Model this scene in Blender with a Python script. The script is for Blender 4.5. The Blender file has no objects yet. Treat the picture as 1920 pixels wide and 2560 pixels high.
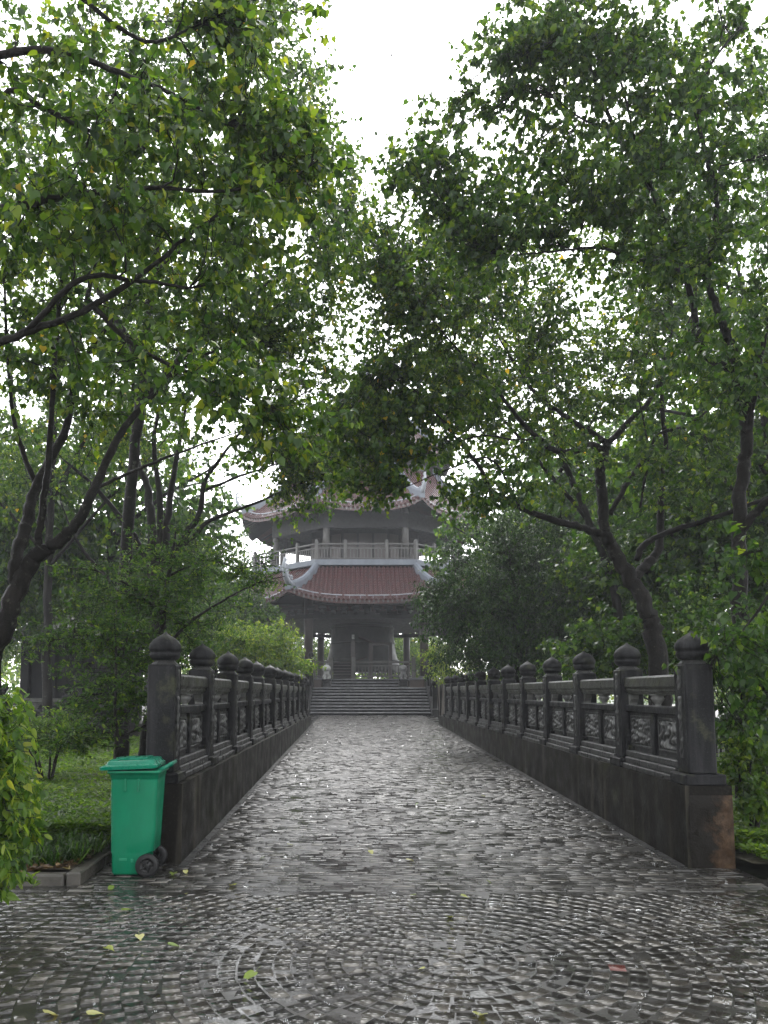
import bpy, bmesh, math, random
import numpy as np
from math import sin, cos, pi, radians, sqrt, tan
from mathutils import Matrix, Vector

scene = bpy.context.scene
random.seed(7)
rng = np.random.default_rng(7)

# ------------------------------------------------------------------ camera, sky, sun, exposure
F, PPX, PPY, PITCH, EYE = 2000.0, 890.0, 1520.0, radians(6.0), 1.6
cam_d = bpy.data.cameras.new('camera')
cam = bpy.data.objects.new('camera', cam_d)
scene.collection.objects.link(cam)
cam.location = (0, 0, EYE)
cam.rotation_euler = (pi / 2 + PITCH, 0, 0)
cam_d.sensor_fit = 'HORIZONTAL'
cam_d.sensor_width = 36.0
cam_d.lens = F / 1920.0 * 36.0
cam_d.shift_x = (960 - PPX) / 1920.0
cam_d.shift_y = (PPY - 1280) / 1920.0
cam_d.clip_start = 0.05
cam_d.clip_end = 2000
scene.camera = cam

world = bpy.data.worlds.new('World')
scene.world = world
world.use_nodes = True
wn, wl = world.node_tree.nodes, world.node_tree.links
bg = wn['Background']
SUN_EL, SUN_ROT = radians(50), radians(4)
sky = wn.new('ShaderNodeTexSky')
sky.sky_type = 'NISHITA'
sky.sun_disc = False
sky.sun_elevation = SUN_EL
sky.sun_rotation = SUN_ROT
sky.air_density = 1.0
sky.dust_density = 1.0
sky.ozone_density = 1.0
hs = wn.new('ShaderNodeHueSaturation')          # overcast: the cloud layer takes nearly all colour out of the sky
hs.inputs['Saturation'].default_value = 0.10
wl.new(sky.outputs[0], hs.inputs['Color'])
wl.new(hs.outputs[0], bg.inputs['Color'])
bg.inputs['Strength'].default_value = 0.15

sun_d = bpy.data.lights.new('sun', 'SUN')
sun = bpy.data.objects.new('sun', sun_d)
scene.collection.objects.link(sun)
sun_d.energy = 0.5
sun_d.angle = radians(44)
sun_d.color = (1.0, 0.98, 0.95)
# Nishita: rotation 0 puts the sun on +Y, turning clockwise seen from above
sdir = Vector((sin(SUN_ROT) * cos(SUN_EL), cos(SUN_ROT) * cos(SUN_EL), sin(SUN_EL)))
sun.rotation_euler = sdir.to_track_quat('Z', 'Y').to_euler()

vs = scene.view_settings
vs.view_transform = 'Standard'
vs.look = 'None'
vs.exposure = 2.42
vs.gamma = 1.0
vs.use_curve_mapping = False
cy = scene.cycles
cy.use_denoising = True
cy.max_bounces = 7
cy.diffuse_bounces = 3
cy.glossy_bounces = 3
cy.transmission_bounces = 4
cy.volume_bounces = 0
cy.transparent_max_bounces = 4
cy.caustics_reflective = False
cy.caustics_refractive = False
cy.sample_clamp_indirect = 4.0

HAZE_DENSITY = 0.0012

# ------------------------------------------------------------------ helpers
CP, SP = cos(PITCH), sin(PITCH)


def ray(px, py):
    a, b = (px - PPX) / F, -(py - PPY) / F
    return np.array([a, CP - b * SP, SP + b * CP])


def at(px, py, Y):
    d = ray(px, py)
    p = d * (Y / d[1])
    return np.array([p[0], Y, EYE + p[2]])


def onz(px, py, z=0.0):
    d = ray(px, py)
    t = (z - EYE) / d[2]
    return np.array([d[0] * t, d[1] * t, z])


def proj(P):
    P = np.asarray(P, float)
    x, y, z = P[..., 0], P[..., 1], P[..., 2] - EYE
    f = y * CP + z * SP
    u = -y * SP + z * CP
    return PPX + F * x / f, PPY - F * u / f


WM = {}


def link(o, parent=None, world=None):
    scene.collection.objects.link(o)
    w = world.copy() if world is not None else Matrix()
    if parent is not None:
        o.parent = parent
        o.matrix_parent_inverse = WM[parent.name].inverted()
    o.matrix_basis = w
    WM[o.name] = w
    return o


def tag(o, label=None, cat=None, group=None, kind=None):
    if label: o['label'] = label
    if cat: o['category'] = cat
    if group: o['group'] = group
    if kind: o['kind'] = kind
    return o


def thing(name, label, cat, loc=(0, 0, 0), group=None, rotz=0):
    o = bpy.data.objects.new(name, None)
    o.empty_display_size = 0.3
    link(o, None, Matrix.Translation(Vector(loc)) @ Matrix.Rotation(rotz, 4, 'Z'))
    return tag(o, label, cat, group)


def inst(name, me, parent=None, world=None):
    return link(bpy.data.objects.new(name, me), parent, world)


def np_mesh(name, V, Fs, mat=None, smooth=False, tint=None):
    """V (n,3); Fs list of int arrays (m,k)."""
    me = bpy.data.meshes.new(name)
    V = np.asarray(V, np.float32)
    me.vertices.add(len(V))
    me.vertices.foreach_set('co', V.ravel())
    Fs = [np.asarray(f, np.int32) for f in Fs if len(f)]
    loops = np.concatenate([f.ravel() for f in Fs])
    tot = np.concatenate([np.full(len(f), f.shape[1], np.int32) for f in Fs])
    start = np.concatenate([[0], np.cumsum(tot)[:-1]]).astype(np.int32)
    me.loops.add(len(loops))
    me.loops.foreach_set('vertex_index', loops)
    me.polygons.add(len(tot))
    me.polygons.foreach_set('loop_start', start)
    me.polygons.foreach_set('loop_total', tot)
    if smooth:
        me.polygons.foreach_set('use_smooth', np.ones(len(tot), bool))
    if tint is not None:
        a = me.attributes.new('tint', 'FLOAT', 'POINT')
        a.data.foreach_set('value', np.asarray(tint, np.float32))
    if mat: me.materials.append(mat)
    me.update(calc_edges=True)
    return me


class MB:
    def __init__(s):
        s.V, s.F = [], []

    def add(s, verts, faces):
        b = len(s.V)
        s.V.extend([tuple(map(float, v)) for v in verts])
        s.F.extend([tuple(b + i for i in f) for f in faces])
        return s

    def box(s, x0, x1, y0, y1, z0, z1, c=0.0):
        """box with chamfered edges (c) """
        if c <= 0:
            v = [(x, y, z) for x in (x0, x1) for y in (y0, y1) for z in (z0, z1)]
            f = [(0, 1, 3, 2), (4, 6, 7, 5), (0, 4, 5, 1), (2, 3, 7, 6), (0, 2, 6, 4), (1, 5, 7, 3)]
            return s.add(v, f)
        cx, cy_, cz = (x0 + x1) / 2, (y0 + y1) / 2, (z0 + z1) / 2
        hx, hy, hz = (x1 - x0) / 2, (y1 - y0) / 2, (z1 - z0) / 2
        c = min(c, hx * .45, hy * .45, hz * .45)
        v, idx = [], {}
        for sx in (-1, 1):
            for sy in (-1, 1):
                for sz in (-1, 1):
                    for ax in range(3):
                        h = [hx - c, hy - c, hz - c]
                        h[ax] += c
                        idx[(sx, sy, sz, ax)] = len(v)
                        v.append((cx + sx * h[0], cy_ + sy * h[1], cz + sz * h[2]))
        f = []
        for ax in range(3):
            for sg in (-1, 1):
                q = []
                for a, b in ((-1, -1), (1, -1), (1, 1), (-1, 1)):
                    k = [a, b]
                    k.insert(ax, sg)
                    q.append(idx[(k[0], k[1], k[2], ax)])
                if (sg == 1) == (ax == 1): q.reverse()
                f.append(tuple(q))
        for ax in range(3):
            o1, o2 = [a for a in range(3) if a != ax]
            for a in (-1, 1):
                for b in (-1, 1):
                    def K(t, which):
                        k = [0, 0, 0]
                        k[ax], k[o1], k[o2] = t, a, b
                        return idx[(k[0], k[1], k[2], which)]
                    f.append((K(-1, o1), K(1, o1), K(1, o2), K(-1, o2)))
        for sx in (-1, 1):
            for sy in (-1, 1):
                for sz in (-1, 1):
                    f.append(tuple(idx[(sx, sy, sz, a)] for a in range(3)))
        return s.add(v, f)

    def tube(s, pts, rad, seg=6, cap=True, squash=None):
        pts = np.asarray(pts, float)
        n = len(pts)
        rad = np.full(n, rad) if np.isscalar(rad) else np.asarray(rad, float)
        T = np.gradient(pts, axis=0)
        T /= np.maximum(np.linalg.norm(T, axis=1, keepdims=True), 1e-9)
        up = np.array([0, 0, 1.0]) if abs(T[0][2]) < .9 else np.array([1.0, 0, 0])
        N = np.cross(T[0], up); N /= np.linalg.norm(N)
        ang = np.arange(seg) * 2 * pi / seg
        ca, sa = np.cos(ang)[:, None], np.sin(ang)[:, None]
        V = []
        for i in range(n):
            N = N - T[i] * N.dot(T[i]); N /= max(np.linalg.norm(N), 1e-9)
            B = np.cross(T[i], N)
            V.append(pts[i] + rad[i] * (ca * N + sa * B))
        V = np.concatenate(V)
        f = []
        for i in range(n - 1):
            for j in range(seg):
                k = (j + 1) % seg
                f.append((i * seg + j, i * seg + k, (i + 1) * seg + k, (i + 1) * seg + j))
        if cap:
            f.append(tuple(range(seg))[::-1])
            f.append(tuple((n - 1) * seg + j for j in range(seg)))
        return s.add(V, f)

    def lathe(s, prof, seg=16, c=(0, 0), wob=None, cap=True, ang0=0.0):
        V, f = [], []
        for i, (r, z) in enumerate(prof):
            for j in range(seg):
                a = ang0 + 2 * pi * j / seg
                rr, zz = (r, z) if wob is None else wob(i, a, r, z)
                V.append((c[0] + rr * cos(a), c[1] + rr * sin(a), zz))
        for i in range(len(prof) - 1):
            for j in range(seg):
                k = (j + 1) % seg
                f.append((i * seg + j, i * seg + k, (i + 1) * seg + k, (i + 1) * seg + j))
        if cap:
            f.append(tuple(range(seg))[::-1])
            f.append(tuple((len(prof) - 1) * seg + j for j in range(seg)))
        return s.add(V, f)

    def grid(s, fn, nu, nv):
        V = [fn(i / nu, j / nv) for i in range(nu + 1) for j in range(nv + 1)]
        w = nv + 1
        f = [(i * w + j, (i + 1) * w + j, (i + 1) * w + j + 1, i * w + j + 1) for i in range(nu) for j in range(nv)]
        return s.add(V, f)

    def prism(s, poly, z0, z1):
        n = len(poly)
        V = [(x, y, z0) for x, y in poly] + [(x, y, z1) for x, y in poly]
        f = [tuple(range(n))[::-1], tuple(range(n, 2 * n))]
        f += [(i, (i + 1) % n, n + (i + 1) % n, n + i) for i in range(n)]
        return s.add(V, f)

    def xf(s, M):
        s.V = [tuple(M @ Vector(v)) for v in s.V]
        return s

    def mesh(s, name, mat=None, smooth=False):
        me = bpy.data.meshes.new(name)
        me.from_pydata(s.V, [], s.F)
        if smooth:
            me.polygons.foreach_set('use_smooth', np.ones(len(me.polygons), bool))
        if mat: me.materials.append(mat)
        me.update()
        return me

    def build(s, name, mat, parent=None, world=None, smooth=False):
        return inst(name, s.mesh(name, mat, smooth), parent, world)


def fix_normals(me):
    b = bmesh.new(); b.from_mesh(me)
    bmesh.ops.recalc_face_normals(b, faces=b.faces)
    b.to_mesh(me); b.free()


# ------------------------------------------------------------------ materials
def nodes_of(name):
    m = bpy.data.materials.new(name)
    m.use_nodes = True
    nt = m.node_tree
    return m, nt.nodes, nt.links, nt.nodes['Principled BSDF']


def world_pos(N):
    return N.new('ShaderNodeNewGeometry').outputs['Position']


def noise(N, L, vec, scale, detail=4.0, rough=.6, stretch=None):
    if stretch:
        mp = N.new('ShaderNodeMapping')
        mp.inputs['Scale'].default_value = stretch
        L.new(vec, mp.inputs['Vector'])
        vec = mp.outputs[0]
    n = N.new('ShaderNodeTexNoise')
    n.inputs['Scale'].default_value = scale
    n.inputs['Detail'].default_value = detail
    n.inputs['Roughness'].default_value = rough
    L.new(vec, n.inputs['Vector'])
    return n.outputs['Fac']


def ramp(N, L, fac, stops, interp='LINEAR'):
    r = N.new('ShaderNodeValToRGB')
    r.color_ramp.interpolation = interp
    e = r.color_ramp.elements
    while len(e) < len(stops): e.new(.5)
    for i, (p, c) in enumerate(stops):
        e[i].position = p
        e[i].color = (c, c, c, 1) if np.isscalar(c) else (*c, 1)
    L.new(fac, r.inputs[0])
    return r.outputs[0]


def mixc(N, L, fac, a, b, mode='MIX'):
    m = N.new('ShaderNodeMix')
    m.data_type = 'RGBA'
    m.blend_type = mode
    for sock, v in ((m.inputs['Factor'], fac), (m.inputs['A'], a), (m.inputs['B'], b)):
        pass
    def put(sock, v):
        if hasattr(v, 'default_value') or hasattr(v, 'links'): L.new(v, sock)
        elif np.isscalar(v): sock.default_value = v
        else: sock.default_value = (*v, 1)
    put(m.inputs[0], fac)
    put(m.inputs[6], a)
    put(m.inputs[7], b)
    return m.outputs[2]


def bump(N, L, P, h, strength, dist=.02):
    b = N.new('ShaderNodeBump')
    b.inputs['Strength'].default_value = strength
    b.inputs['Distance'].default_value = dist
    L.new(h, b.inputs['Height'])
    L.new(b.outputs[0], P.inputs['Normal'])


def surf(name, stops, scale=3.0, rough=(.3, .7), bmp=.3, bscale=40.0, stretch=None, speck=None, spec=.5, dist=.01, streak=None):
    m, N, L, P = nodes_of(name)
    pos = world_pos(N)
    col = ramp(N, L, noise(N, L, pos, scale, 6, .65, stretch), stops)
    if streak:                                     # rain-wash streaks running down the face
        sc, amt, hi = streak
        k = ramp(N, L, noise(N, L, pos, sc, 5, .65, (1, 1, .07)), [(.50, 0.0), (.72, amt)])
        col = mixc(N, L, k, col, hi)
        k = ramp(N, L, noise(N, L, pos, 55, 3, .7), [(.56, 0.0), (.70, .5)])
        col = mixc(N, L, k, col, hi)
    if speck:
        c, sc, lo, hi = speck
        col = mixc(N, L, ramp(N, L, noise(N, L, pos, sc, 5, .7), [(lo, 0.0), (hi, 1.0)]), col, c)
    L.new(col, P.inputs['Base Color'])
    r = ramp(N, L, noise(N, L, pos, scale * 2.3, 4), [(.3, rough[0]), (.7, rough[1])])
    L.new(r, P.inputs['Roughness'])
    P.inputs['Specular IOR Level'].default_value = spec
    if bmp: bump(N, L, P, noise(N, L, pos, bscale, 6, .7), bmp, dist)
    return m


M = {}
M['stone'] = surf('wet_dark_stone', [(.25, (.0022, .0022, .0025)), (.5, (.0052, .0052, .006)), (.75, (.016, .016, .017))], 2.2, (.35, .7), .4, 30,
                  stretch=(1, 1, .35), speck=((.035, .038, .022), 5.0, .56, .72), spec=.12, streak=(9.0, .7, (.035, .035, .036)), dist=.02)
M['stone_rail'] = surf('mossy_rail_stone', [(.25, (.009, .0095, .0075)), (.5, (.018, .0185, .0145)), (.75, (.036, .036, .03))], 2.6, (.25, .55), .35, 35,
                       stretch=(1, 1, .5), speck=((.045, .05, .02), 5.0, .55, .72), spec=.4, streak=(8.0, .6, (.075, .076, .066)), dist=.02)
M['carving'] = surf('carved_stone', [(.25, (.03, .03, .029)), (.5, (.085, .085, .081)), (.75, (.20, .20, .19))], 8, (.3, .6), .4, 60, spec=.35)
M['stone_pale'] = surf('washed_stone', [(.25, (.014, .014, .0135)), (.5, (.03, .03, .029)), (.75, (.062, .062, .06))], 3.5, (.22, .55), .4, 40, spec=.18, streak=(7.0, .8, (.012, .012, .012)), dist=.02)
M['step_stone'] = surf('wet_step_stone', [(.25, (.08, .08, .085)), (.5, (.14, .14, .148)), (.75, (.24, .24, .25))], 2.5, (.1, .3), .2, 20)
M['pale_trim'] = surf('pale_blue_trim', [(.25, (.11, .125, .15)), (.6, (.16, .18, .21)), (.8, (.21, .23, .26))], 1.6, (.4, .7), .1, 10, stretch=(1, 1, .3))
M['white'] = surf('white_paint', [(.3, (.24, .26, .29)), (.7, (.34, .36, .39))], 4, (.3, .5), 0)
M['tile_red'] = surf('red_roof_tile', [(.25, (.032, .010, .0095)), (.5, (.062, .0185, .0165)), (.78, (.095, .033, .030))], 5, (.28, .55), .25, 25,
                     speck=((.03, .028, .027), 3.0, .5, .72))
M['wood_dark'] = surf('dark_painted_timber', [(.3, (.012, .0105, .0105)), (.7, (.024, .021, .0205))], 3, (.4, .7), .15, 15, stretch=(1, 1, .2))
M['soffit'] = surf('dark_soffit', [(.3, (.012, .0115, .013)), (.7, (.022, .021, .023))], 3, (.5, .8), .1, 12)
M['column'] = surf('brown_column_paint', [(.3, (.038, .027, .025)), (.7, (.062, .046, .043))], 2, (.3, .55), .1, 12, stretch=(1, 1, .2))
M['rail_wood'] = surf('grey_balcony_paint', [(.3, (.055, .053, .048)), (.7, (.09, .085, .08))], 3, (.35, .6), .1, 20)
M['bell'] = surf('aged_bronze', [(.3, (.03, .032, .03)), (.7, (.06, .06, .055))], 2, (.35, .6), .15, 18)
M['brown_stone'] = surf('brown_cladding', [(.25, (.055, .042, .036)), (.5, (.085, .066, .056)), (.75, (.12, .095, .08))], 3.5, (.25, .5), .2, 20)
M['lion'] = surf('lion_stone', [(.25, (.2, .2, .2)), (.5, (.38, .38, .37)), (.8, (.55, .55, .54))], 5, (.4, .7), .3, 30)
M['lion_grey'] = surf('grey_lion_stone', [(.25, (.07, .07, .07)), (.5, (.14, .14, .135)), (.8, (.24, .24, .23))], 5, (.4, .7), .3, 30)
M['soil'] = surf('wet_soil', [(.3, (.012, .010, .008)), (.5, (.03, .023, .016)), (.75, (.055, .042, .026))], 6, (.3, .7), .6, 30)
M['kerb'] = surf('mossy_kerb', [(.25, (.028, .026, .022)), (.55, (.055, .05, .042)), (.8, (.09, .08, .066))], 5, (.25, .55), .4, 40)
M['ground'] = surf('shaded_ground', [(.3, (.016, .022, .010)), (.55, (.03, .045, .016)), (.8, (.055, .07, .028))], 1.5, (.5, .8), .5, 12)
M['bark'] = surf('wet_bark', [(.25, (.0035, .003, .0027)), (.5, (.008, .007, .006)), (.78, (.022, .019, .0165))], 7, (.4, .75), .9, 26,
                 stretch=(1, 1, .3), speck=((.075, .078, .06), 9.0, .60, .72), dist=.03, spec=.1)
M['bark_far'] = surf('grey_bark', [(.25, (.006, .0055, .005)), (.5, (.012, .011, .010)), (.78, (.028, .026, .023))], 5, (.45, .8), .7, 18,
                     stretch=(1, 1, .3), speck=((.08, .082, .066), 6.0, .60, .72), dist=.03, spec=.1)
M['building'] = surf('grey_render', [(.3, (.008, .008, .009)), (.7, (.015, .015, .016))], 1.5, (.5, .8), .1, 10, spec=.2)


def m_base_wall():
    m, N, L, P = nodes_of('stained_concrete')
    pos = world_pos(N)
    c = ramp(N, L, noise(N, L, pos, 1.6, 7, .65, (1, 1, .22)), [(.28, (.0028, .0026, .0021)), (.5, (.0068, .0061, .0048)), (.75, (.018, .016, .012))])
    st = ramp(N, L, noise(N, L, pos, 5.0, 4, .6, (1, 1, .06)), [(.54, 0.0), (.66, 1.0)])
    c = mixc(N, L, st, c, (.042, .038, .03))
    c = mixc(N, L, ramp(N, L, noise(N, L, pos, 48, 3, .7), [(.56, 0.0), (.68, .6)]), c, (.035, .032, .026))
    moss = ramp(N, L, noise(N, L, pos, 2.1, 5, .7), [(.56, 0.0), (.72, .8)])
    c = mixc(N, L, moss, c, (.03, .034, .014))
    L.new(c, P.inputs['Base Color'])
    L.new(ramp(N, L, noise(N, L, pos, 3, 4), [(.3, .3), (.7, .65)]), P.inputs['Roughness'])
    P.inputs['Specular IOR Level'].default_value = .05
    bump(N, L, P, noise(N, L, pos, 22, 7, .7), .5, .012)
    return m


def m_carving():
    m, N, L, P = nodes_of('carving_wear_and_glints')
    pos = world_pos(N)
    c = ramp(N, L, tint_src(N, False), [(.05, (.008, .008, .008)), (.35, (.03, .03, .029)), (.8, (.11, .11, .106)), (1, (.17, .17, .165))])  # high points paler: wear, plus wet highlights put into the colour
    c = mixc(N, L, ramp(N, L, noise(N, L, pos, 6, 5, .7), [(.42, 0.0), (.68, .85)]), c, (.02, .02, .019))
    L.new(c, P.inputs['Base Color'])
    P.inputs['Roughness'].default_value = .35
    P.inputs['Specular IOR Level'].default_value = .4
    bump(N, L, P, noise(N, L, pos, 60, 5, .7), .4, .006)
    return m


def tint_src(N, obj):
    if obj:
        return N.new('ShaderNodeObjectInfo').outputs['Random']
    a = N.new('ShaderNodeAttribute')
    a.attribute_name = 'tint'
    return a.outputs['Fac']


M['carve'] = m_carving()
M['base_wall'] = m_base_wall()


def m_bare_end():
    """render fallen off the wall end, brown core showing"""
    m, N, L, P = nodes_of('bare_wall_end')
    pos = world_pos(N)
    c = ramp(N, L, noise(N, L, pos, 7, 6, .7), [(.3, (.010, .006, .0035)), (.5, (.034, .020, .011)), (.72, (.075, .047, .028))])
    sx = N.new('ShaderNodeSeparateXYZ'); L.new(pos, sx.inputs[0])
    mr = N.new('ShaderNodeMapRange'); mr.inputs[1].default_value = 3.06; mr.inputs[2].default_value = 3.46
    mr.inputs[3].default_value = -.22; mr.inputs[4].default_value = .16
    L.new(sx.outputs[0], mr.inputs[0])
    ad = N.new('ShaderNodeMath'); ad.operation = 'ADD'
    L.new(mr.outputs[0], ad.inputs[0]); L.new(noise(N, L, pos, 4.0, 5, .65), ad.inputs[1])
    k = ramp(N, L, ad.outputs[0], [(.46, 1.0), (.60, 0.0)])
    c = mixc(N, L, k, c, (.0065, .0055, .004))
    L.new(c, P.inputs['Base Color'])
    P.inputs['Roughness'].default_value = .6
    P.inputs['Specular IOR Level'].default_value = .12
    bump(N, L, P, noise(N, L, pos, 16, 7, .7), .8, .02)
    return m


M['bare_end'] = m_bare_end()


def tint_src(N, obj):
    if obj:
        return N.new('ShaderNodeObjectInfo').outputs['Random']
    a = N.new('ShaderNodeAttribute')
    a.attribute_name = 'tint'
    return a.outputs['Fac']


def m_sett(name, obj, rg=(.04, .26), bs=.28, bsc=30, spec=.6, bd=.006):
    m, N, L, P = nodes_of(name)
    pos = world_pos(N)
    t = tint_src(N, obj)
    c = ramp(N, L, t, [(0, (.010, .0098, .0092)), (.35, (.018, .0175, .016)), (.7, (.030, .0285, .025)), (.9, (.058, .053, .045)), (1, (.13, .12, .105))])
    c = mixc(N, L, ramp(N, L, noise(N, L, pos, 26, 5, .7), [(.35, .0), (.7, .5)]), c, (.034, .032, .029))
    c = mixc(N, L, ramp(N, L, noise(N, L, pos, 1.3, 5, .65), [(.45, .0), (.7, .55)]), c, (.034, .029, .021))
    L.new(c, P.inputs['Base Color'])
    wet = noise(N, L, pos, 3.2, 4, .6)
    L.new(ramp(N, L, wet, [(.40, rg[0]), (.62, rg[1])]), P.inputs['Roughness'])
    P.inputs['Specular IOR Level'].default_value = spec
    bump(N, L, P, noise(N, L, pos, bsc, 4, .6), bs, bd)
    return m


M['sett'] = m_sett('wet_sett', False, (.05, .20), .16, 30, .45)
M['sett_path'] = m_sett('rain_swept_sett', False, (.22, .42), .35, 20, .55, .006)
M['sett_path_single'] = m_sett('rain_swept_sett_single', True, (.22, .42), .35, 20, .55, .006)
M['sett_single'] = m_sett('wet_sett_single', True, (.05, .20), .16, 30, .45)
M['sett_red'] = surf('red_sett', [(.3, (.07, .018, .014)), (.7, (.11, .032, .024))], 20, (.1, .3), .3, 60)


def m_joint():
    """standing rain water between and over the setts"""
    m, N, L, P = nodes_of('rain_film')
    pos = world_pos(N)
    L.new(ramp(N, L, noise(N, L, pos, 14, 5, .7), [(.3, (.014, .0135, .012)), (.7, (.030, .0285, .025))]), P.inputs['Base Color'])
    L.new(ramp(N, L, noise(N, L, pos, 2.2, 4), [(.4, .12), (.65, .40)]), P.inputs['Roughness'])
    P.inputs['Specular IOR Level'].default_value = .5
    bump(N, L, P, noise(N, L, pos, 34, 3, .55), .28, .006)
    return m


M['joint'] = m_joint()


def m_leaf(name, stops, obj=False, trans=.54, rough=.30, tl=2.7, spec=.30):
    m, N, L, P = nodes_of(name)
    t = tint_src(N, obj)
    c = ramp(N, L, t, stops)
    L.new(c, P.inputs['Base Color'])
    P.inputs['Roughness'].default_value = rough
    P.inputs['Specular IOR Level'].default_value = spec
    tr = N.new('ShaderNodeBsdfTranslucent')
    g = N.new('ShaderNodeMix'); g.data_type = 'RGBA'; g.blend_type = 'MULTIPLY'
    g.inputs[0].default_value = 1.0
    g.inputs[7].default_value = (tl * 1.15, tl, tl * .5, 1)
    L.new(c, g.inputs[6])
    L.new(g.outputs[2], tr.inputs['Color'])
    mx = N.new('ShaderNodeMixShader')
    mx.inputs[0].default_value = trans
    out = N['Material Output']
    L.new(P.outputs[0], mx.inputs[1])
    L.new(tr.outputs[0], mx.inputs[2])
    L.new(mx.outputs[0], out.inputs['Surface'])
    return m


G_MID = [(0, (.009, .029, .006)), (.3, (.021, .055, .008)), (.6, (.043, .090, .010)), (.88, (.085, .14, .013)), (.97, (.14, .175, .018)), (1, (.30, .23, .03))]
G_DARK = [(0, (.007, .024, .006)), (.35, (.016, .045, .008)), (.7, (.032, .074, .010)), (.93, (.062, .115, .013)), (1, (.11, .16, .018))]
G_FRESH = [(0, (.020, .055, .009)), (.35, (.045, .10, .012)), (.7, (.085, .15, .017)), (.95, (.14, .20, .025)), (1, (.20, .23, .035))]
G_GROUND = [(0, (.014, .040, .007)), (.35, (.032, .074, .010)), (.7, (.058, .112, .014)), (1, (.10, .15, .022))]
G_DEEP = [(0, (.004, .014, .005)), (.5, (.012, .036, .009)), (1, (.038, .082, .016))]
M['leaf'] = m_leaf('bodhi_leaf', G_MID)
M['leaf_single'] = m_leaf('bodhi_leaf_single', [(0, (.009, .029, .006)), (.35, (.021, .056, .008)), (.7, (.042, .092, .010)), (.93, (.075, .13, .012)), (1, (.11, .16, .016))], True)
M['leaf_dark'] = m_leaf('dark_leaf', G_DARK)
M['leaf_fresh'] = m_leaf('fresh_leaf', G_FRESH)
M['leaf_fresh_single'] = m_leaf('fresh_leaf_single', G_FRESH, True)
M['leaf_ground'] = m_leaf('ground_leaf', G_GROUND)
M['leaf_deep'] = m_leaf('deep_leaf', G_DEEP, trans=.2, spec=.14)
M['leaf_brown'] = m_leaf('brown_leaf', [(0, (.03, .016, .009)), (.5, (.085, .05, .025)), (.85, (.17, .11, .05)), (1, (.3, .26, .11))], trans=.15)
M['leaf_fallen'] = m_leaf('fallen_leaf', [(0, (.10, .16, .02)), (.5, (.20, .225, .045)), (1, (.33, .32, .13))], True, trans=.15, rough=.3)


def plastic(name, c1, c2, rough):
    m, N, L, P = nodes_of(name)
    pos = world_pos(N)
    L.new(ramp(N, L, noise(N, L, pos, 3.5, 6, .7, (1, 1, .4)), [(.3, c1), (.7, c2)]), P.inputs['Base Color'])
    L.new(ramp(N, L, noise(N, L, pos, 9, 5, .7), [(.35, rough), (.7, rough + .22)]), P.inputs['Roughness'])
    P.inputs['Specular IOR Level'].default_value = .35
    bump(N, L, P, noise(N, L, pos, 90, 3), .06, .002)
    return m


M['bin'] = plastic('green_plastic', (0.0, .12, .058), (.0, .165, .082), .34)
M['bin_lid'] = plastic('green_lid_plastic', (.0, .115, .066), (.0, .16, .093), .2)
M['bin_scuff'] = plastic('scuffed_plastic', (.0, .14, .072), (.012, .19, .10), .45)
M['rubber'] = plastic('black_rubber', (.003, .003, .0035), (.007, .007, .0075), .5)
M['hub'] = plastic('black_hub', (.005, .005, .0055), (.012, .012, .0125), .4)
mw, N_, L_, P_ = nodes_of('rain_water')
P_.inputs['Base Color'].default_value = (.9, .93, .95, 1)
P_.inputs['Transmission Weight'].default_value = .6
P_.inputs['Roughness'].default_value = .12
P_.inputs['IOR'].default_value = 1.33
M['water'] = mw
M['bird'] = surf('bird_feather', [(.3, (.05, .05, .05)), (.7, (.09, .09, .09))], 5, (.5, .7), 0)

# ------------------------------------------------------------------ ground, lawns, paving
PY0, PY1, SLOPE = 7.6, 36.4, .0193
YT = float(onz(960, 2230)[1])      # where the ring paving meets the straight courses
WX0, WX1 = -1.636, 3.033           # inner faces of the two base walls


def zpath(Y):
    return 0.0 if Y < PY0 else (min(Y, PY1 + 6) - PY0) * SLOPE


g = MB().add([(-400, -60, -.16), (400, -60, -.16), (400, 600, -.16), (-400, 600, -.16)], [(0, 1, 2, 3)])
tag(g.build('ground', M['ground']), kind='structure')


def lawn_z(x, y):
    return .05 + .05 * sin(x * .9 + 1) * sin(y * .7) + .03 * sin(x * 2.3 + y * 1.7) + .012 * max(0, y - 10)


def lawn(name, x0, x1, y0, y1):
    mb = MB().grid(lambda u, v: (x0 + (x1 - x0) * u, y0 + (y1 - y0) * v, lawn_z(x0 + (x1 - x0) * u, y0 + (y1 - y0) * v)), 24, 40)
    o = mb.build(name, M['soil'], smooth=True)
    return tag(o, kind='structure')


lawn('lawn', -26, -2.42, 7.02, 8.3)
lawn('lawn', -60, -2.05, 8.3, 62)
lawn('lawn', 3.46, 60, 7.15, 62)

plaza = tag(MB().box(-9, 11, 2.0, YT, -.15, -.0011).build('plaza', M['joint']), kind='structure')
pb = MB()
ys = [YT + .004, PY0, 36.4]
xl, xr = -2.36, 3.48
V = []
for y in ys:
    z = zpath(y) - .0008
    V += [(xl, y, z), (xr, y, z), (xl, y, z - .6), (xr, y, z - .6)]
pb.add(V, [(0, 1, 5, 4), (4, 5, 9, 8), (0, 4, 6, 2), (4, 8, 10, 6), (1, 3, 7, 5), (5, 7, 11, 9), (0, 2, 3, 1), (8, 9, 11, 10)])
path = tag(pb.build('path', M['joint']), kind='structure')
# paved strip left of the path in front of the kerb, and its right counterpart
sl = MB().box(-9, -2.364, YT + .004, 6.90, -.15, -.010).box(3.484, 5.6, YT + .004, 7.14, -.15, -.010)
tag(sl.build('pavement', M['joint']), kind='structure')

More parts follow.
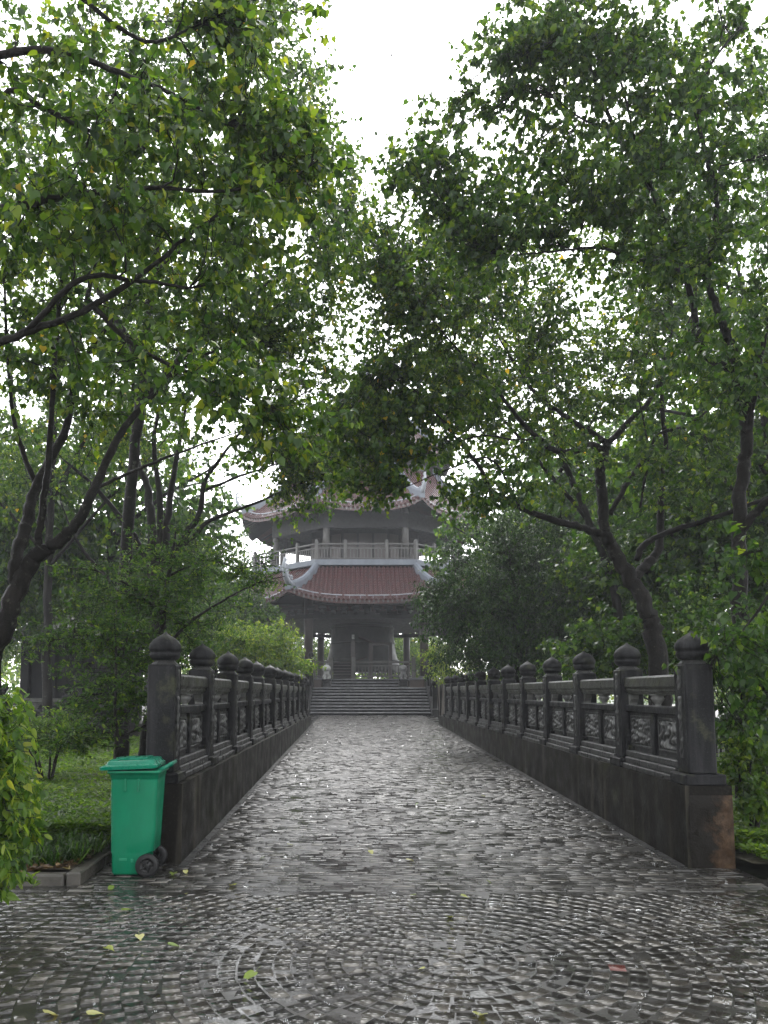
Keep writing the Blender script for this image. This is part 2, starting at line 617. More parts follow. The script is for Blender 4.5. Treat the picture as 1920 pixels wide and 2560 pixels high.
# six sett stones; unit square, top at 0, chamfered worn edge
SETT = []
for k in range(6):
    r = np.random.default_rng(100 + k)
    c = np.array([(-.5, -.5), (.5, -.5), (.5, .5), (-.5, .5)]) * .97 + r.uniform(-.045, .045, (4, 2))
    top = c * .965 + r.uniform(-.006, .006, (4, 2))
    V = [(*p, r.uniform(-.0015, .0015)) for p in top] + [(*p, -.0024) for p in c] + [(*(p * .98), -.05) for p in c]
    Fq = [(0, 1, 2, 3)] + [(4 + i, 4 + (i + 1) % 4, (i + 1) % 4, i) for i in range(4)] + [(8 + i, 8 + (i + 1) % 4, 4 + (i + 1) % 4, 4 + i) for i in range(4)]
    SETT.append((np.array(V), np.array(Fq)))
SETT_ME = [np_mesh('sett', v, [f], M['sett_single']) for v, f in SETT]
SETT_ME2 = [np_mesh('sett', v, [f], M['sett_path_single']) for v, f in SETT]
SETT_RED = np_mesh('sett', SETT[0][0], [SETT[0][1]], M['sett_red'])


def lay(parent, spots, name, n_single=300, red=None, meshes=SETT_ME, bulk=M['sett']):
    """spots: (x, y, z, sx, sy, rot, tiltx, tilty); the largest in the picture become parts, the rest one part."""
    S = np.array(spots)
    px, py = proj(S[:, :3])
    size = F * F * S[:, 3] * S[:, 4] / np.maximum(S[:, 1], .5) ** 3
    inside = (px > 0) & (px < 1920) & (py < 2560) & (py > 0)
    order = np.argsort(np.where(inside, -size, 1e9))
    single = set(order[:n_single].tolist())
    kind = rng.integers(0, 6, len(S))
    mats = []
    for s in S:
        mats.append(np.array(Matrix.Translation(s[:3]) @ Matrix.Rotation(s[5], 4, 'Z') @ Matrix.Rotation(s[6], 4, 'X') @ Matrix.Rotation(s[7], 4, 'Y') @ Matrix.Diagonal((s[3], s[4], 1, 1))))
    if red is not None:
        d = (px - red[0]) ** 2 + (py - red[1]) ** 2
        red = int(np.argmin(d))
        single.add(red)
    for i in sorted(single):
        o = inst('sett', SETT_RED if i == red else meshes[kind[i]], parent, Matrix(mats[i]))
        if i == red: o['label'] = 'red sett among the grey ones'
    Vs, Fs, Ts, b = [], [], [], 0
    for i in range(len(S)):
        if i in single: continue
        v, f = SETT[kind[i]]
        Vs.append(v @ mats[i][:3, :3].T + mats[i][:3, 3])
        Fs.append(f + b); b += len(v)
        Ts.append(np.full(len(v), rng.random()))
    me = np_mesh(name, np.concatenate(Vs), [np.concatenate(Fs)], bulk, tint=np.concatenate(Ts))
    tag(inst(name, me, parent), kind='stuff')


spots = []
CX, CY, DR = float(onz(1140, 2402)[0]), float(onz(1140, 2402)[1]), .104
for k in range(0, 60):
    r = k * DR
    n = max(1, int(round(2 * pi * r / .112))) if k else 1
    a0 = random.random() * 6.28
    for j in range(n):
        a = a0 + 2 * pi * j / n
        rr = r + random.uniform(-.006, .006)
        x, y = CX + rr * cos(a), CY + rr * sin(a)
        if not (-5.0 < x < 6.0 and 3.0 < y < YT - .06): continue
        if abs(x) > .62 * y + 1.0: continue
        spots.append((x, y, random.uniform(-.0014, .0012), DR * .965, 2 * pi * r / n * .96 if k else .1, a + random.uniform(-.05, .05),
                      random.gauss(0, .011), random.gauss(0, .011)))
lay(plaza, spots, 'paving_setts', 300, red=(1553, 2421))

spots = []
y = YT
while y < 36.3:
    d = random.uniform(.066, .092)
    x0, x1 = (WX0 + .02, WX1 - .02) if y > 8.3 else (-2.3, WX1 - .02) if y > 7.55 else (-2.3, 3.44)
    if y < YT + .05: x0, x1 = -4.4, 4.8
    x = x0 - random.random() * .2
    while x < x1:
        w = random.uniform(.13, .24)
        a, b = max(x, x0), min(x + w, x1)
        x += w
        if b - a < .05: continue
        yc = y + d / 2
        spots.append(((a + b) / 2, yc, zpath(yc) + random.uniform(-.003, .003), (b - a) * .975, d * .96, random.gauss(0, .012),
                      random.gauss(0, .034) + (SLOPE if yc > PY0 else 0), random.gauss(0, .012)))
    y += d
lay(path, spots, 'paving_setts', 300, None, SETT_ME2, M['sett_path'])

# narrow edging channel along both base walls
for nm, x0, x1 in (('edging_strip', WX0 + .004, WX0 + .075), ('edging_strip', WX1 - .075, WX1 - .004)):
    mb = MB()
    for i in range(36):
        ya, yb = 7.56 + i * .61, 7.56 + i * .61 + .59
        if yb > 29.5: break
        za, zb = zpath(ya) + .012, zpath(yb) + .012
        mb.add([(x0, ya, za), (x1, ya, za), (x1, yb, zb), (x0, yb, zb), (x0, ya, za - .1), (x1, ya, za - .1), (x1, yb, zb - .1), (x0, yb, zb - .1)],
               [(0, 1, 2, 3), (0, 4, 5, 1), (1, 5, 6, 2), (3, 2, 6, 7), (0, 3, 7, 4)])
    tag(mb.build(nm, M['stone_pale'], path), kind='stuff')

# kerb round the planting bed
kerb = thing('kerb', 'low mossy stone kerb round the planting bed beside the green bin', 'kerb', (-2.4, 6.95, 0))
for i, (x0, x1) in enumerate(((-4.3, -3.42), (-3.40, -2.44))):
    MB().box(x0, x1, 6.87, 7.00, -.12, .075 + .006 * i, .012).build('kerb_stone', M['kerb'], kerb)
for i, (ya, yb) in enumerate(((6.87, 7.6), (7.62, 8.3))):
    MB().box(-.06, .06, 0, yb - ya, -.12, .10 - .01 * i, .012).build('kerb_stone', M['kerb'], kerb,
        Matrix.Translation((-2.36 - .03 * i, ya, 0)) @ Matrix.Rotation(.03, 4, 'Z'))

# ------------------------------------------------------------------ stone balustrades
BAY, PW = 1.86, .135
ZB = .74


def lotus(i, a, r, z):
    if 3 <= i <= 9:
        w = abs(sin(a * 4))
        k = 1 + (.05 * w if i in (5, 6, 7) else .02 * w)
        return r * k, z + (.012 * w if i in (6, 7) else 0)
    return r, z


post_mb = MB().box(-.19, .19, -.19, .19, ZB, ZB + .10, .012).box(-PW, PW, -PW, PW, ZB + .098, 1.865, .014)
SCROLL = []
for sg in (-1, 1):
    pr = [(PW - .002, .0), (PW + .10, .0), (PW + .105, .05), (PW + .06, .075), (PW + .045, .12), (PW + .012, .17), (PW - .002, .18)]
    V = [(x, sg * yy, .937 + z * .8) for x in (-.095, .095) for yy, z in pr]
    n = len(pr)
    me = MB().add(V, [tuple(range(n)), tuple(range(n, 2 * n))[::-1]] + [(i, n + i, n + (i + 1) % n, (i + 1) % n) for i in range(n)]).mesh('foot_scroll', M['stone'])
    fix_normals(me); SCROLL.append(me)
POST = post_mb.mesh('post', M['stone']); fix_normals(POST)
collar_mb = MB().lathe([(.135, 1.864), (.135, 1.872), (.125, 1.880), (.105, 1.896), (.104, 1.905)], 8, ang0=pi / 8)
COLLAR = collar_mb.mesh('collar', M['stone_pale'])
FIN = MB().lathe([(.088, 1.902), (.128, 1.918), (.146, 1.945), (.148, 1.975), (.138, 1.992), (.150, 2.000), (.152, 2.018), (.151, 2.045),
                  (.141, 2.076), (.119, 2.106), (.086, 2.131), (.050, 2.151), (.024, 2.168), (.004, 2.190)], 24, wob=lotus).mesh('finial', M['stone'], True)


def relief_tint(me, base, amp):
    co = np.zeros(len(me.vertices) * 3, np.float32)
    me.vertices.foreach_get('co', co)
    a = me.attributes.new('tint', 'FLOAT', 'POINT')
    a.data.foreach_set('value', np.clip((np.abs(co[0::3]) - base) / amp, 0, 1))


def relief(x, n, y0, y1, z0, z1, seed, amp, nu, nv):
    r = np.random.default_rng(seed)
    ph = r.uniform(0, 6.28, 6)
    fr = r.uniform(.8, 1.25, 6)

    def fn(u, v):
        yy, zz = y0 + (y1 - y0) * u, z0 + (z1 - z0) * v
        a, b = yy * 42 * fr[0], zz * 42 * fr[1]
        h = sin(a + 1.8 * sin(b * .8 + ph[0]) + ph[1]) * sin(b + 1.7 * sin(a * .7 + ph[2]) + ph[3])
        h = max(0.0, h + .25) ** .6
        e = 0.0 if min(u, 1 - u, v, 1 - v) < .01 else 1.0
        return (x + n * amp * h * e, yy, zz)
    return MB().grid(fn, nu, nv)


STRIP = []
for sg in (-1, 1):
    mb = relief(sg * (PW + .001), sg, -.045, .045, .98, 1.56, 11 if sg > 0 else 12, .014, 6, 40)
    q = relief(sg * (PW + .001), sg, -.045, .045, 1.62, 1.82, 13, .012, 6, 12)
    mb.add(q.V, q.F)
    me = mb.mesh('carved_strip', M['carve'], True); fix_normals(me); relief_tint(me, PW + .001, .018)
    STRIP.append(me)
y0, y1 = PW - .002, BAY - PW + .002
TOP = MB().box(-.10, .10, y0, y1, 1.64, 1.775, .022).mesh('top_rail', M['stone_rail'])
MOULD = MB().box(-.075, .075, y0, y1, 1.60, 1.642, .010).box(-.055, .055, y0, y1, 1.575, 1.602, .008).mesh('rail_moulding', M['stone_rail'])
MIDR = MB().box(-.085, .085, y0, y1, 1.37, 1.455, .012).mesh('middle_rail', M['stone'])
ym = BAY / 2
VASE = MB().lathe([(.05, 1.452), (.03, 1.462), (.034, 1.475), (.062, 1.51), (.075, 1.535), (.06, 1.552), (.085, 1.566), (.09, 1.578)], 10, c=(0, ym),
                  wob=lambda i, a, r, z: (r * (1 + .08 * sin(5 * a)), z)).mesh('vase_support', M['carving'], True)
HALFV = []
for yy, a0 in ((y0 + .004, 1), (y1 - .004, -1)):
    pr = [(0, 1.455), (.03, 1.455), (.035, 1.48), (.08, 1.52), (.10, 1.575), (0, 1.575)]
    V = [(x, yy + a0 * p, z) for x in (-.045, .045) for p, z in pr]
    n = len(pr)
    me = MB().add(V, [tuple(range(n)), tuple(range(n, 2 * n))[::-1]] + [(i, n + i, n + (i + 1) % n, (i + 1) % n) for i in range(n)]).mesh('side_bracket', M['carving'])
    fix_normals(me); HALFV.append(me)
STILE = MB().box(-.07, .07, ym - .05, ym + .05, .935, 1.372, .008).mesh('stile', M['stone'])
PAN, CARV = [], []
for k, (a, b) in enumerate(((y0, ym - .048), (ym + .048, y1))):
    mb = MB().box(-.03, .03, a, b, .935, 1.372)
    for x0, x1 in ((-.052, -.028), (.028, .052)):       # raised frame round the carving
        mb.box(x0, x1, a + .06, b - .06, .985, 1.010, .006).box(x0, x1, a + .06, b - .06, 1.310, 1.335, .006)
        mb.box(x0, x1, a + .06, a + .085, 1.0101, 1.3099, .006).box(x0, x1, b - .085, b - .06, 1.0101, 1.3099, .006)
    PAN.append(mb.mesh('panel', M['stone_pale']))
    mb = MB()
    for sg in (-1, 1):
        q = relief(sg * .031, sg, a + .088, b - .088, 1.012, 1.308, 21 + k + (5 if sg > 0 else 0), .03, 30, 22)
        mb.add(q.V, q.F)
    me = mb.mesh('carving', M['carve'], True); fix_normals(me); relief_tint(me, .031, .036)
    CARV.append(me)
LOWR = MB().box(-.10, .10, y0, y1, .862, .937, .012).mesh('lower_rail', M['stone_pale'])
BLK = []
ya = .191
for k, w in enumerate((.46, .55, BAY - .382 - 1.01)):
    BLK.append(MB().box(-.165, .165, ya + .004, ya + w - .004, ZB, .795, .008).box(-.13, .13, ya + .004, ya + w - .004, .793, .864, .010).mesh('plinth_block', M['stone_pale']))
    ya += w


def balustrade(name, label, x, yb, n, rot, base, group, detail=True, cat='balustrade', dz=0.0):
    t = thing(name, label, cat, (x, yb, 0), group)
    R = Matrix.Translation((x, yb, dz)) @ Matrix.Rotation(rot, 4, 'Z')
    for i in range(n):
        W = R @ Matrix.Translation((0, i * BAY, 0)) @ Matrix.Rotation(random.gauss(0, .006), 4, 'Y')
        p = inst('post', POST, t, W)
        inst('collar', COLLAR, p, W)
        inst('finial', FIN, p, W @ Matrix.Rotation(random.random() * 6, 4, 'Z'))
        if detail:
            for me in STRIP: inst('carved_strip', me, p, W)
            if i < n - 1: inst('foot_scroll', SCROLL[1], p, W)
            if i > 0: inst('foot_scroll', SCROLL[0], p, W)
        if i == n - 1: break
        W = R @ Matrix.Translation((0, i * BAY, random.uniform(-.006, .006)))
        for nm, me in (('top_rail', TOP), ('rail_moulding', MOULD), ('middle_rail', MIDR), ('vase_support', VASE), ('side_bracket', HALFV[0]),
                       ('side_bracket', HALFV[1]), ('stile', STILE), ('lower_rail', LOWR)):
            inst(nm, me, t, W)
        for me, c in zip(PAN, CARV):
            p = inst('panel', me, t, W)
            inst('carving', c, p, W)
        for me in BLK:
            inst('plinth_block', me, t, W @ Matrix.Translation((random.uniform(-.004, .004), 0, 0)))
    if base: base(t)
    return t


def base_wall(xa, xb, ya, yb, right):
    def f(t):
        nn = 60
        mb = MB()
        for i in range(nn):
            Y0, Y1 = ya + (yb - ya) * i / nn, ya + (yb - ya) * (i + 1) / nn
        V, Fq = [], []
        r = np.random.default_rng(5)
        for i in range(nn + 1):
            Y = ya + (yb - ya) * i / nn
            j = r.uniform(-.006, .006)
            zb = zpath(Y) - .25
            V += [(xa + j, Y, zb), (xb + j, Y, zb), (xb + j * .5, Y, ZB), (xa - j * .5, Y, ZB)]
        for i in range(nn):
            a = i * 4
            for k in range(4):
                Fq.append((a + k, a + (k + 1) % 4, a + 4 + (k + 1) % 4, a + 4 + k))
        Fq.append((0, 3, 2, 1)); Fq.append((nn * 4, nn * 4 + 1, nn * 4 + 2, nn * 4 + 3))
        mb.add(V, Fq)
        w = mb.build('base_wall', M['base_wall'], t)
        fix_normals(w.data)
        if right:
            def fn(u, v):
                a = xa + .03 + (xb - xa - .028) * u
                z = -.05 + (ZB - .035) * v
                e = min(u, 1 - u, v, 1 - v)
                bulge = .02 * min(1, e * 8) + .010 * sin(u * 9 + 2 * v) * sin(v * 11 + u * 3) * min(1, e * 6)
                return (a, ya - .003 - bulge, z)
            MB().grid(fn, 16, 24).build('bare_end', M['bare_end'], t, smooth=True)
    return f


balustrade('stone_balustrade', 'carved stone balustrade on its concrete base, right of the wet path', 3.235, 7.70, 12, 0,
           base_wall(WX1, WX1 + .43, 7.508, 29.5, True), 'balustrades along the path')
balustrade('stone_balustrade', 'carved stone balustrade on its concrete base, left of the path, behind the green bin', -1.865, 7.85, 12, 0,
           base_wall(WX0 - .43, WX0, 7.66, 29.5, False), 'balustrades along the path')
gb = at(170, 1800, 23.0)
balustrade('stone_balustrade', 'dark stone balustrade across the lawn, glimpsed under the trees at far left', gb[0] + BAY, 23.0, 6, pi / 2,
           lambda t: MB().box(gb[0] - 4 * BAY - .3, gb[0] + BAY + .3, 22.8, 23.2, -.3, .7).build('base_wall', M['base_wall'], t), None, False, dz=-.35)

# ------------------------------------------------------------------ pavilion
XC, YC = .55, 49.7
T8 = tan(pi / 8)
pav = thing('pavilion', 'three tiered octagonal pavilion with red tiled roofs at the end of the path', 'pavilion', (XC, YC, 0))


def frame8(k):
    a = -pi / 2 + k * pi / 4
    return np.array([cos(a), sin(a), 0.0]), np.array([-sin(a), cos(a), 0.0])


CEN = np.array([XC, YC, 0.0])
ZPLAT = at(900, 1698, 42.0)[2]


def octa(ap, k):
    a = -pi / 2 - pi / 8 + k * pi / 4
    r = ap / cos(pi / 8)
    return XC + r * cos(a), YC + r * sin(a)


def octring(mb, ap0, ap1, z0, z1):
    """ring slab between apothems"""
    o0 = [octa(ap0, k) for k in range(8)]; o1 = [octa(ap1, k) for k in range(8)]
    V = [(x, y, z0) for x, y in o0] + [(x, y, z0) for x, y in o1] + [(x, y, z1) for x, y in o0] + [(x, y, z1) for x, y in o1]
    for k in range(8):
        j = (k + 1) % 8
        mb.add([V[k], V[j], V[8 + j], V[8 + k], V[16 + k], V[16 + j], V[24 + j], V[24 + k]],
               [(3, 2, 1, 0), (4, 5, 6, 7), (0, 1, 5, 4), (2, 3, 7, 6)])
    return mb


# platform
mb = MB().prism([octa(8.7, k) for k in range(8)], -.1, ZPLAT - .12)
mb.build('platform', M['brown_stone'], pav)
MB().prism([octa(8.85, k) for k in range(8)], ZPLAT - .12, ZPLAT).build('platform_edge', M['step_stone'], pav)


def roof(name, ap_e, z_e, ap_t, z_t, lift, n_faces_single, tm, spacing=.235):
    def surf_pt(k, lat, v, dz=0.0):
        n, t = frame8(k)
        a = ap_e + (ap_t - ap_e) * v
        hw = a * T8
        u = lat / max(hw, 1e-6)
        z = z_e + (z_t - z_e) * (.62 * v + .38 * v * v) + lift * abs(u) ** 3.2 * (1 - v) ** 2 + dz
        return CEN + n * a + t * lat + np.array([0, 0, z])
    body = MB()
    for k in range(8):
        body.grid(lambda u, v: surf_pt(k, (2 * u - 1) * (ap_e + (ap_t - ap_e) * v) * T8, v), 14, 8)
        body.grid(lambda u, v: surf_pt(k, (1 - 2 * u) * (ap_e + (ap_t - ap_e) * v) * T8, v, -.16), 14, 3)
        # fascia
        body.grid(lambda u, v: surf_pt(k, (2 * u - 1) * ap_e * T8, 0, -.16 + .16 * v), 14, 1)
    r = body.build(name, tm, pav)
    rest = MB()
    hw = ap_e * T8
    m = int(hw / spacing)
    caps = MB()
    for k in range(8):
        for i in range(-m, m + 1):
            lat = i * spacing
            vmax = 1.0
            if abs(lat) > ap_t * T8:
                vmax = (ap_e - abs(lat) / T8) / (ap_e - ap_t)
            if vmax < .06: continue
            ln = vmax * sqrt((ap_e - ap_t) ** 2 + (z_t - z_e) ** 2)
            ns = max(2, int(ln / .26))
            pts, rad = [], []
            for s in range(ns):
                pts.append(surf_pt(k, lat, vmax * s / ns - (0.012 if s == 0 else 0), .045)); rad.append(.078)
                pts.append(surf_pt(k, lat, vmax * (s + .93) / ns, .045)); rad.append(.062)
            mb = MB().tube(pts, rad, 6)
            if k in (0,):
                mb.build('roof_tile_rib', tm, r)
            else:
                rest.add(mb.V, mb.F)
            # drip tile between the ribs
            p = surf_pt(k, lat + spacing / 2, 0, -.02)
            n, t = frame8(k)
            if abs(lat + spacing / 2) < hw:
                q = [p - t * .085 + np.array([0, 0, .03]), p + t * .085 + np.array([0, 0, .03]), p + n * .02 - np.array([0, 0, .10])]
                caps.add([*q, *[x - n * .03 for x in q]], [(0, 1, 2), (5, 4, 3), (0, 3, 4, 1), (1, 4, 5, 2), (2, 5, 3, 0)])
    tag(rest.build('roof_tiles', tm, r), kind='stuff')
    tag(caps.build('drip_tiles', M['carving'], r), kind='stuff')
    # rafters under the eave
    raf = MB()
    for k in range(8):
        for i in range(-m * 2 // 3, m * 2 // 3 + 1):
            lat = i * spacing * 1.4
            if abs(lat) > hw * .9: continue
            a = surf_pt(k, lat, .01, -.20); b = surf_pt(k, lat * .72, .42, -.22)
            raf.tube([a, b], .05, 4)
    tag(raf.build('rafters', M['soffit'], r), kind='stuff')
    # hip ridges with upturned scroll ends
    for k in range(8):
        n0, t0 = frame8(k)
        pts = []
        for s in range(13):
            v = s / 12
            pts.append(surf_pt(k, (ap_e + (ap_t - ap_e) * v) * T8, v, .14))
        pts = np.array(pts)
        out = pts[0] - pts[1]; out[2] = 0; out /= np.linalg.norm(out)
        side = np.array([-out[1], out[0], 0])
        mb = MB()
        V = []
        for i, p in enumerate(pts):
            w, h = .15, .30
            for a, b in ((-w, -.2), (w, -.2), (w, h * .6), (w * .55, h), (-w * .55, h), (-w, h * .6)):
                V.append(p + side * a + np.array([0, 0, b]))
        n6 = 6
        Fq = [(i * n6 + j, i * n6 + (j + 1) % n6, (i + 1) * n6 + (j + 1) % n6, (i + 1) * n6 + j) for i in range(12) for j in range(n6)]
        Fq += [tuple(range(6))[::-1], tuple(12 * 6 + j for j in range(6))]
        mb.add(V, Fq)
        h = mb.build('hip_ridge', M['pale_trim'], r); fix_normals(h.data)
        sc = min(1.0, ap_e / 9.0)
        e = pts[0]
        om = MB()
        stem = [e + out * (x * sc) + np.array([0, 0, z * sc]) for x, z in ((-.5, .1), (-.1, .16), (.2, .38), (.36, .72), (.42, 1.08), (.38, 1.4))]
        om.tube(stem, [.17 * sc, .17 * sc, .15 * sc, .12 * sc, .09 * sc, .03 * sc], 8)
        for x, z, q in ((-.12, .42, .17), (.06, .68, .15), (.16, .98, .13), (-.42, .46, .13), (.24, 1.26, .10)):
            c = e + out * (x * sc) + np.array([0, 0, z * sc])
            sp = [c + out * (q * sc * (1 - i / 14) * cos(i * .75)) + np.array([0, 0, q * sc * (1 - i / 14) * sin(i * .75)]) for i in range(12)]
            om.tube(sp, [.055 * sc * (1 - i / 16) for i in range(12)], 5)
        om.build('ridge_ornament', M['white'], r, smooth=True)
    # white strip lights laid along the tiles near the eave
    for k in (7, 0, 1):
        L = hw * .9
        nseg = max(4, int(2 * L / 1.06))
        for i in range(nseg):
            a = -L + 2 * L * i / nseg + .05; b = -L + 2 * L * (i + 1) / nseg - .05
            pts = [surf_pt(k, a + (b - a) * s / 4, .105, .15) for s in range(5)]
            mb = MB().tube(pts, .032, 5)
            for s in (.25, .75):
                p = surf_pt(k, a + (b - a) * s, .105, .15); q = surf_pt(k, a + (b - a) * s, .06, .06)
                mb.tube([p, q], .014, 4)
            mb.build('strip_light', M['white'], r)
    return surf_pt


Z_E1 = at(912, 1509, YC - 9.66)[2]
Z_T1 = at(912, 1419, YC - 6.47)[2]
roof('lower_roof', 9.66, Z_E1 + .16, 6.47, Z_T1, .62, 1, M['tile_red'])
AP_S = 6.7
Z_S0 = at(912, 1412, YC - AP_S)[2]; Z_S1 = at(912, 1398, YC - AP_S)[2]
Z_E2 = at(912, 1279, YC - 7.1)[2]
Z_T2 = at(736, 1190, YC - 1.75)[2]
roof('middle_roof', 7.35, Z_E2 + .16, 4.2, Z_T2, .62, 1, M['tile_red'])
Z_E3 = at(912, 1118, YC - 5.3)[2]
Z_AP = at(912, 950, YC)[2]
roof('upper_roof', 5.3, Z_E3 + .16, .35, Z_AP, .5, 1, M['tile_red'])
MB().lathe([(.5, Z_AP - .3), (.5, Z_AP), (.3, Z_AP + .1), (.42, Z_AP + .4), (.2, Z_AP + .7), (.28, Z_AP + 1.0), (.05, Z_AP + 1.5)], 12, c=(XC, YC)).build('roof_finial', M['pale_trim'], pav, smooth=True)

# ground floor columns and beams
for k in range(8):
    x, y = octa(7.4, k)
    c = MB().lathe([(.24, ZPLAT + .16), (.235, Z_E1 + .9)], 16, c=(x, y)).build('column', M['column'], pav, smooth=True)
    MB().lathe([(.36, ZPLAT), (.38, ZPLAT + .07), (.30, ZPLAT + .16)], 16, c=(x, y)).build('column_base', M['step_stone'], c)
zc = Z_E1 - .55
octring(MB(), 7.1, 7.65, zc - .02, zc + .2).build('beam', M['soffit'], pav)
br = MB()
for k in range(8):
    n, t = frame8(k)
    for i in range(-5, 6):
        c = CEN + n * 7.9 + t * (i * .58)
        br.box(c[0] - .12, c[0] + .12, c[1] - .25, c[1] + .25, zc + .22, zc + .42).box(c[0] - .2, c[0] + .2, c[1] - .35, c[1] + .35, zc + .44, zc + .6)
tag(br.build('brackets', M['soffit'], pav), kind='stuff')
MB().prism([octa(6.9, k) for k in range(8)], zc + .25, zc + .45).build('ceiling', M['soffit'], pav)

# upper floors
octring(MB(), 0.1, AP_S, Z_S0, Z_S1).build('balcony_slab', M['pale_trim'], pav)
octring(MB(), 5.6, 6.45, Z_T1 - .1, Z_S0).build('balcony_beam', M['soffit'], pav)
for k in range(8):
    x, y = octa(5.35, k)
    MB().lathe([(.2, Z_S1), (.195, Z_E2 + .6)], 12, c=(x, y)).build('upper_column', M['rail_wood'], pav, smooth=True)
octring(MB(), 5.1, 5.6, Z_E2 - .55, Z_E2 + .25).build('beam', M['soffit'], pav)
MB().prism([octa(5.3, k) for k in range(8)], Z_E2 + .3, Z_E2 + .5).build('ceiling', M['soffit'], pav)
MB().prism([octa(3.3, k) for k in range(8)], Z_S1, Z_E2 + .29).build('upper_room', M['wood_dark'], pav)
MB().prism([octa(3.9, k) for k in range(8)], Z_T2 - .6, Z_E3 + .9).build('top_room', M['wood_dark'], pav)
for k in (7, 0, 1):
    n, t = frame8(k)
    for s in (-1, 0, 1):
        M4 = Matrix(((t[0], n[0], 0, 0), (t[1], n[1], 0, 0), (0, 0, 1, 0), (0, 0, 0, 1)))
        c = CEN + n * 3.31 + t * (s * .9)
        w = MB().box(-.38, .38, -.02, .03, .12, 2.1, .01).build('door_panel', M['column'], pav, Matrix.Translation((c[0], c[1], Z_S1)) @ M4)

# balcony railing
H = at(912, 1351, YC - AP_S + .15)[2] - Z_S1
for k in range(8):
    n, t = frame8(k)
    a = AP_S - .15
    hw = a * T8
    M4 = Matrix(((t[0], n[0], 0, XC + n[0] * a), (t[1], n[1], 0, YC + n[1] * a), (0, 0, 1, Z_S1), (0, 0, 0, 1)))
    stops = [-hw, -.42 * hw, .42 * hw]
    show = k in (6, 7, 0, 1, 2)
    for s in stops:
        MB().box(s - .09, s + .09, -.09, .09, 0, H, .02).box(s - .06, s + .06, -.06, .06, H, H + .06, .02).build('balcony_post', M['rail_wood'], pav, M4)
    for a0, b0 in zip(stops, stops[1:] + [hw]):
        rl = MB().box(a0 + .09, b0 - .09, -.045, .045, H * .78, H * .86, .01).box(a0 + .09, b0 - .09, -.03, .03, H * .58, H * .63).box(a0 + .09, b0 - .09, -.03, .03, .06, .11).build('balcony_rail', M['rail_wood'], pav, M4)
        nb = int((b0 - a0 - .2) / .19)
        rest = MB()
        for i in range(1, nb + 1):
            x = a0 + .1 + (b0 - a0 - .2) * i / (nb + 1)
            b_ = MB().box(x - .022, x + .022, -.022, .022, .11, H * .58)
            if show: b_.build('baluster', M['rail_wood'], rl, M4)
            else: rest.add(b_.V, b_.F)
        if not show: tag(rest.build('balusters', M['rail_wood'], rl, M4), kind='stuff')

# platform railing facing the path, with a gap for the way in
YR = YC - 8.15
zp = ZPLAT


def prail(xa, xb):
    rl = MB().box(xa, xb, YR - .04, YR + .04, zp + .82, zp + .92, .01).build('platform_rail', M['rail_wood'], pav)
    MB().box(xa, xb, YR - .035, YR + .035, zp + .66, zp + .72, .01).build('platform_rail', M['rail_wood'], pav)
    MB().box(xa, xb, YR - .04, YR + .04, zp + .10, zp + .18, .01).build('platform_rail', M['rail_wood'], pav)
    n = int((xb - xa) / .165)
    for i in range(1, n):
        x = xa + (xb - xa) * i / n
        MB().box(x - .028, x + .028, YR - .025, YR + .025, zp + .18, zp + .66).build('baluster', M['rail_wood'], rl)


px_ = lambda p: at(p, 1680, YR)[0]
for p in (784, 826.5, 884, 1034):
    x = px_(p)
    MB().box(x - .10, x + .10, YR - .1, YR + .1, zp, zp + 1.13, .02).build('platform_post', M['rail_wood'], pav)
prail(px_(784) + .1, px_(826.5) - .1)
prail(px_(884) + .1, px_(1034) - .1)

# the big bell, its stair and stand
bx, by = XC - .15, YC
zb = ZPLAT + .55
bell = thing('temple_bell', 'huge dark bronze bell hanging inside the ground floor of the pavilion', 'bell', (bx, by, zb))
prof = [(2.32, zb), (2.42, zb + .12), (2.30, zb + .45), (2.10, zb + 1.1), (1.98, zb + 1.8), (1.93, zb + 2.6), (1.85, zb + 3.1), (1.55, zb + 3.5), (1.0, zb + 3.72), (.2, zb + 3.8)]
MB().lathe(prof, 32, c=(bx, by)).build('bell_body', M['bell'], bell, smooth=True)
for z, r in ((zb + .7, 2.26), (zb + 1.75, 2.02), (zb + 2.7, 1.95)):
    MB().lathe([(r - .06, z - .06), (r + .03, z - .04), (r + .03, z + .04), (r - .06, z + .06)], 32, c=(bx, by)).build('bell_band', M['bell'], bell, smooth=True)
MB().tube([(bx + .45 * cos(a), by, zb + 3.78 + .55 * sin(a)) for a in np.linspace(0, pi, 9)], .12, 8).build('bell_loop', M['bell'], bell, smooth=True)
MB().box(bx - 7.0, bx + 7.0, by - .25, by + .25, zb + 4.2, zb + 4.75, .03).build('bell_beam', M['wood_dark'], pav)

st = thing('wooden_stair', 'brown wooden stair with sloping handrails rising beside the bell', 'stair', (.1, YC - 5.5, ZPLAT))
YS = YC - 5.9
xs = lambda p: at(p, 1650, YS)[0]
for i in range(6):
    z = ZPLAT + .17 * (i + 1)
    MB().box(xs(832), xs(880), YS + .28 * i, YS + .28 * i + .30, z - .05, z, .008).build('step', M['column'], st)
    MB().box(xs(832), xs(880), YS + .28 * i + .26, YS + .28 * i + .29, z - .17, z - .051).build('riser', M['wood_dark'], st)
zl = lambda p: at(900, p, YS)[2]
MB().box(xs(932), xs(976), YS - .05, YS + .05, zl(1614), zl(1605), .02).build('landing_beam', M['column'], st)
q0, q1 = at(897, 1592, YS), at(934, 1608, YS)
MB().tube([q0, q1], .10, 4).build('handrail', M['column'], st)
q0, q1 = at(884, 1655, YS), at(918, 1642, YS)
MB().tube([q0, q1], .07, 4).build('handrail', M['column'], st)
MB().box(xs(922), xs(932), YS - .05, YS + .05, ZPLAT, zl(1606)).build('newel_post', M['column'], st)
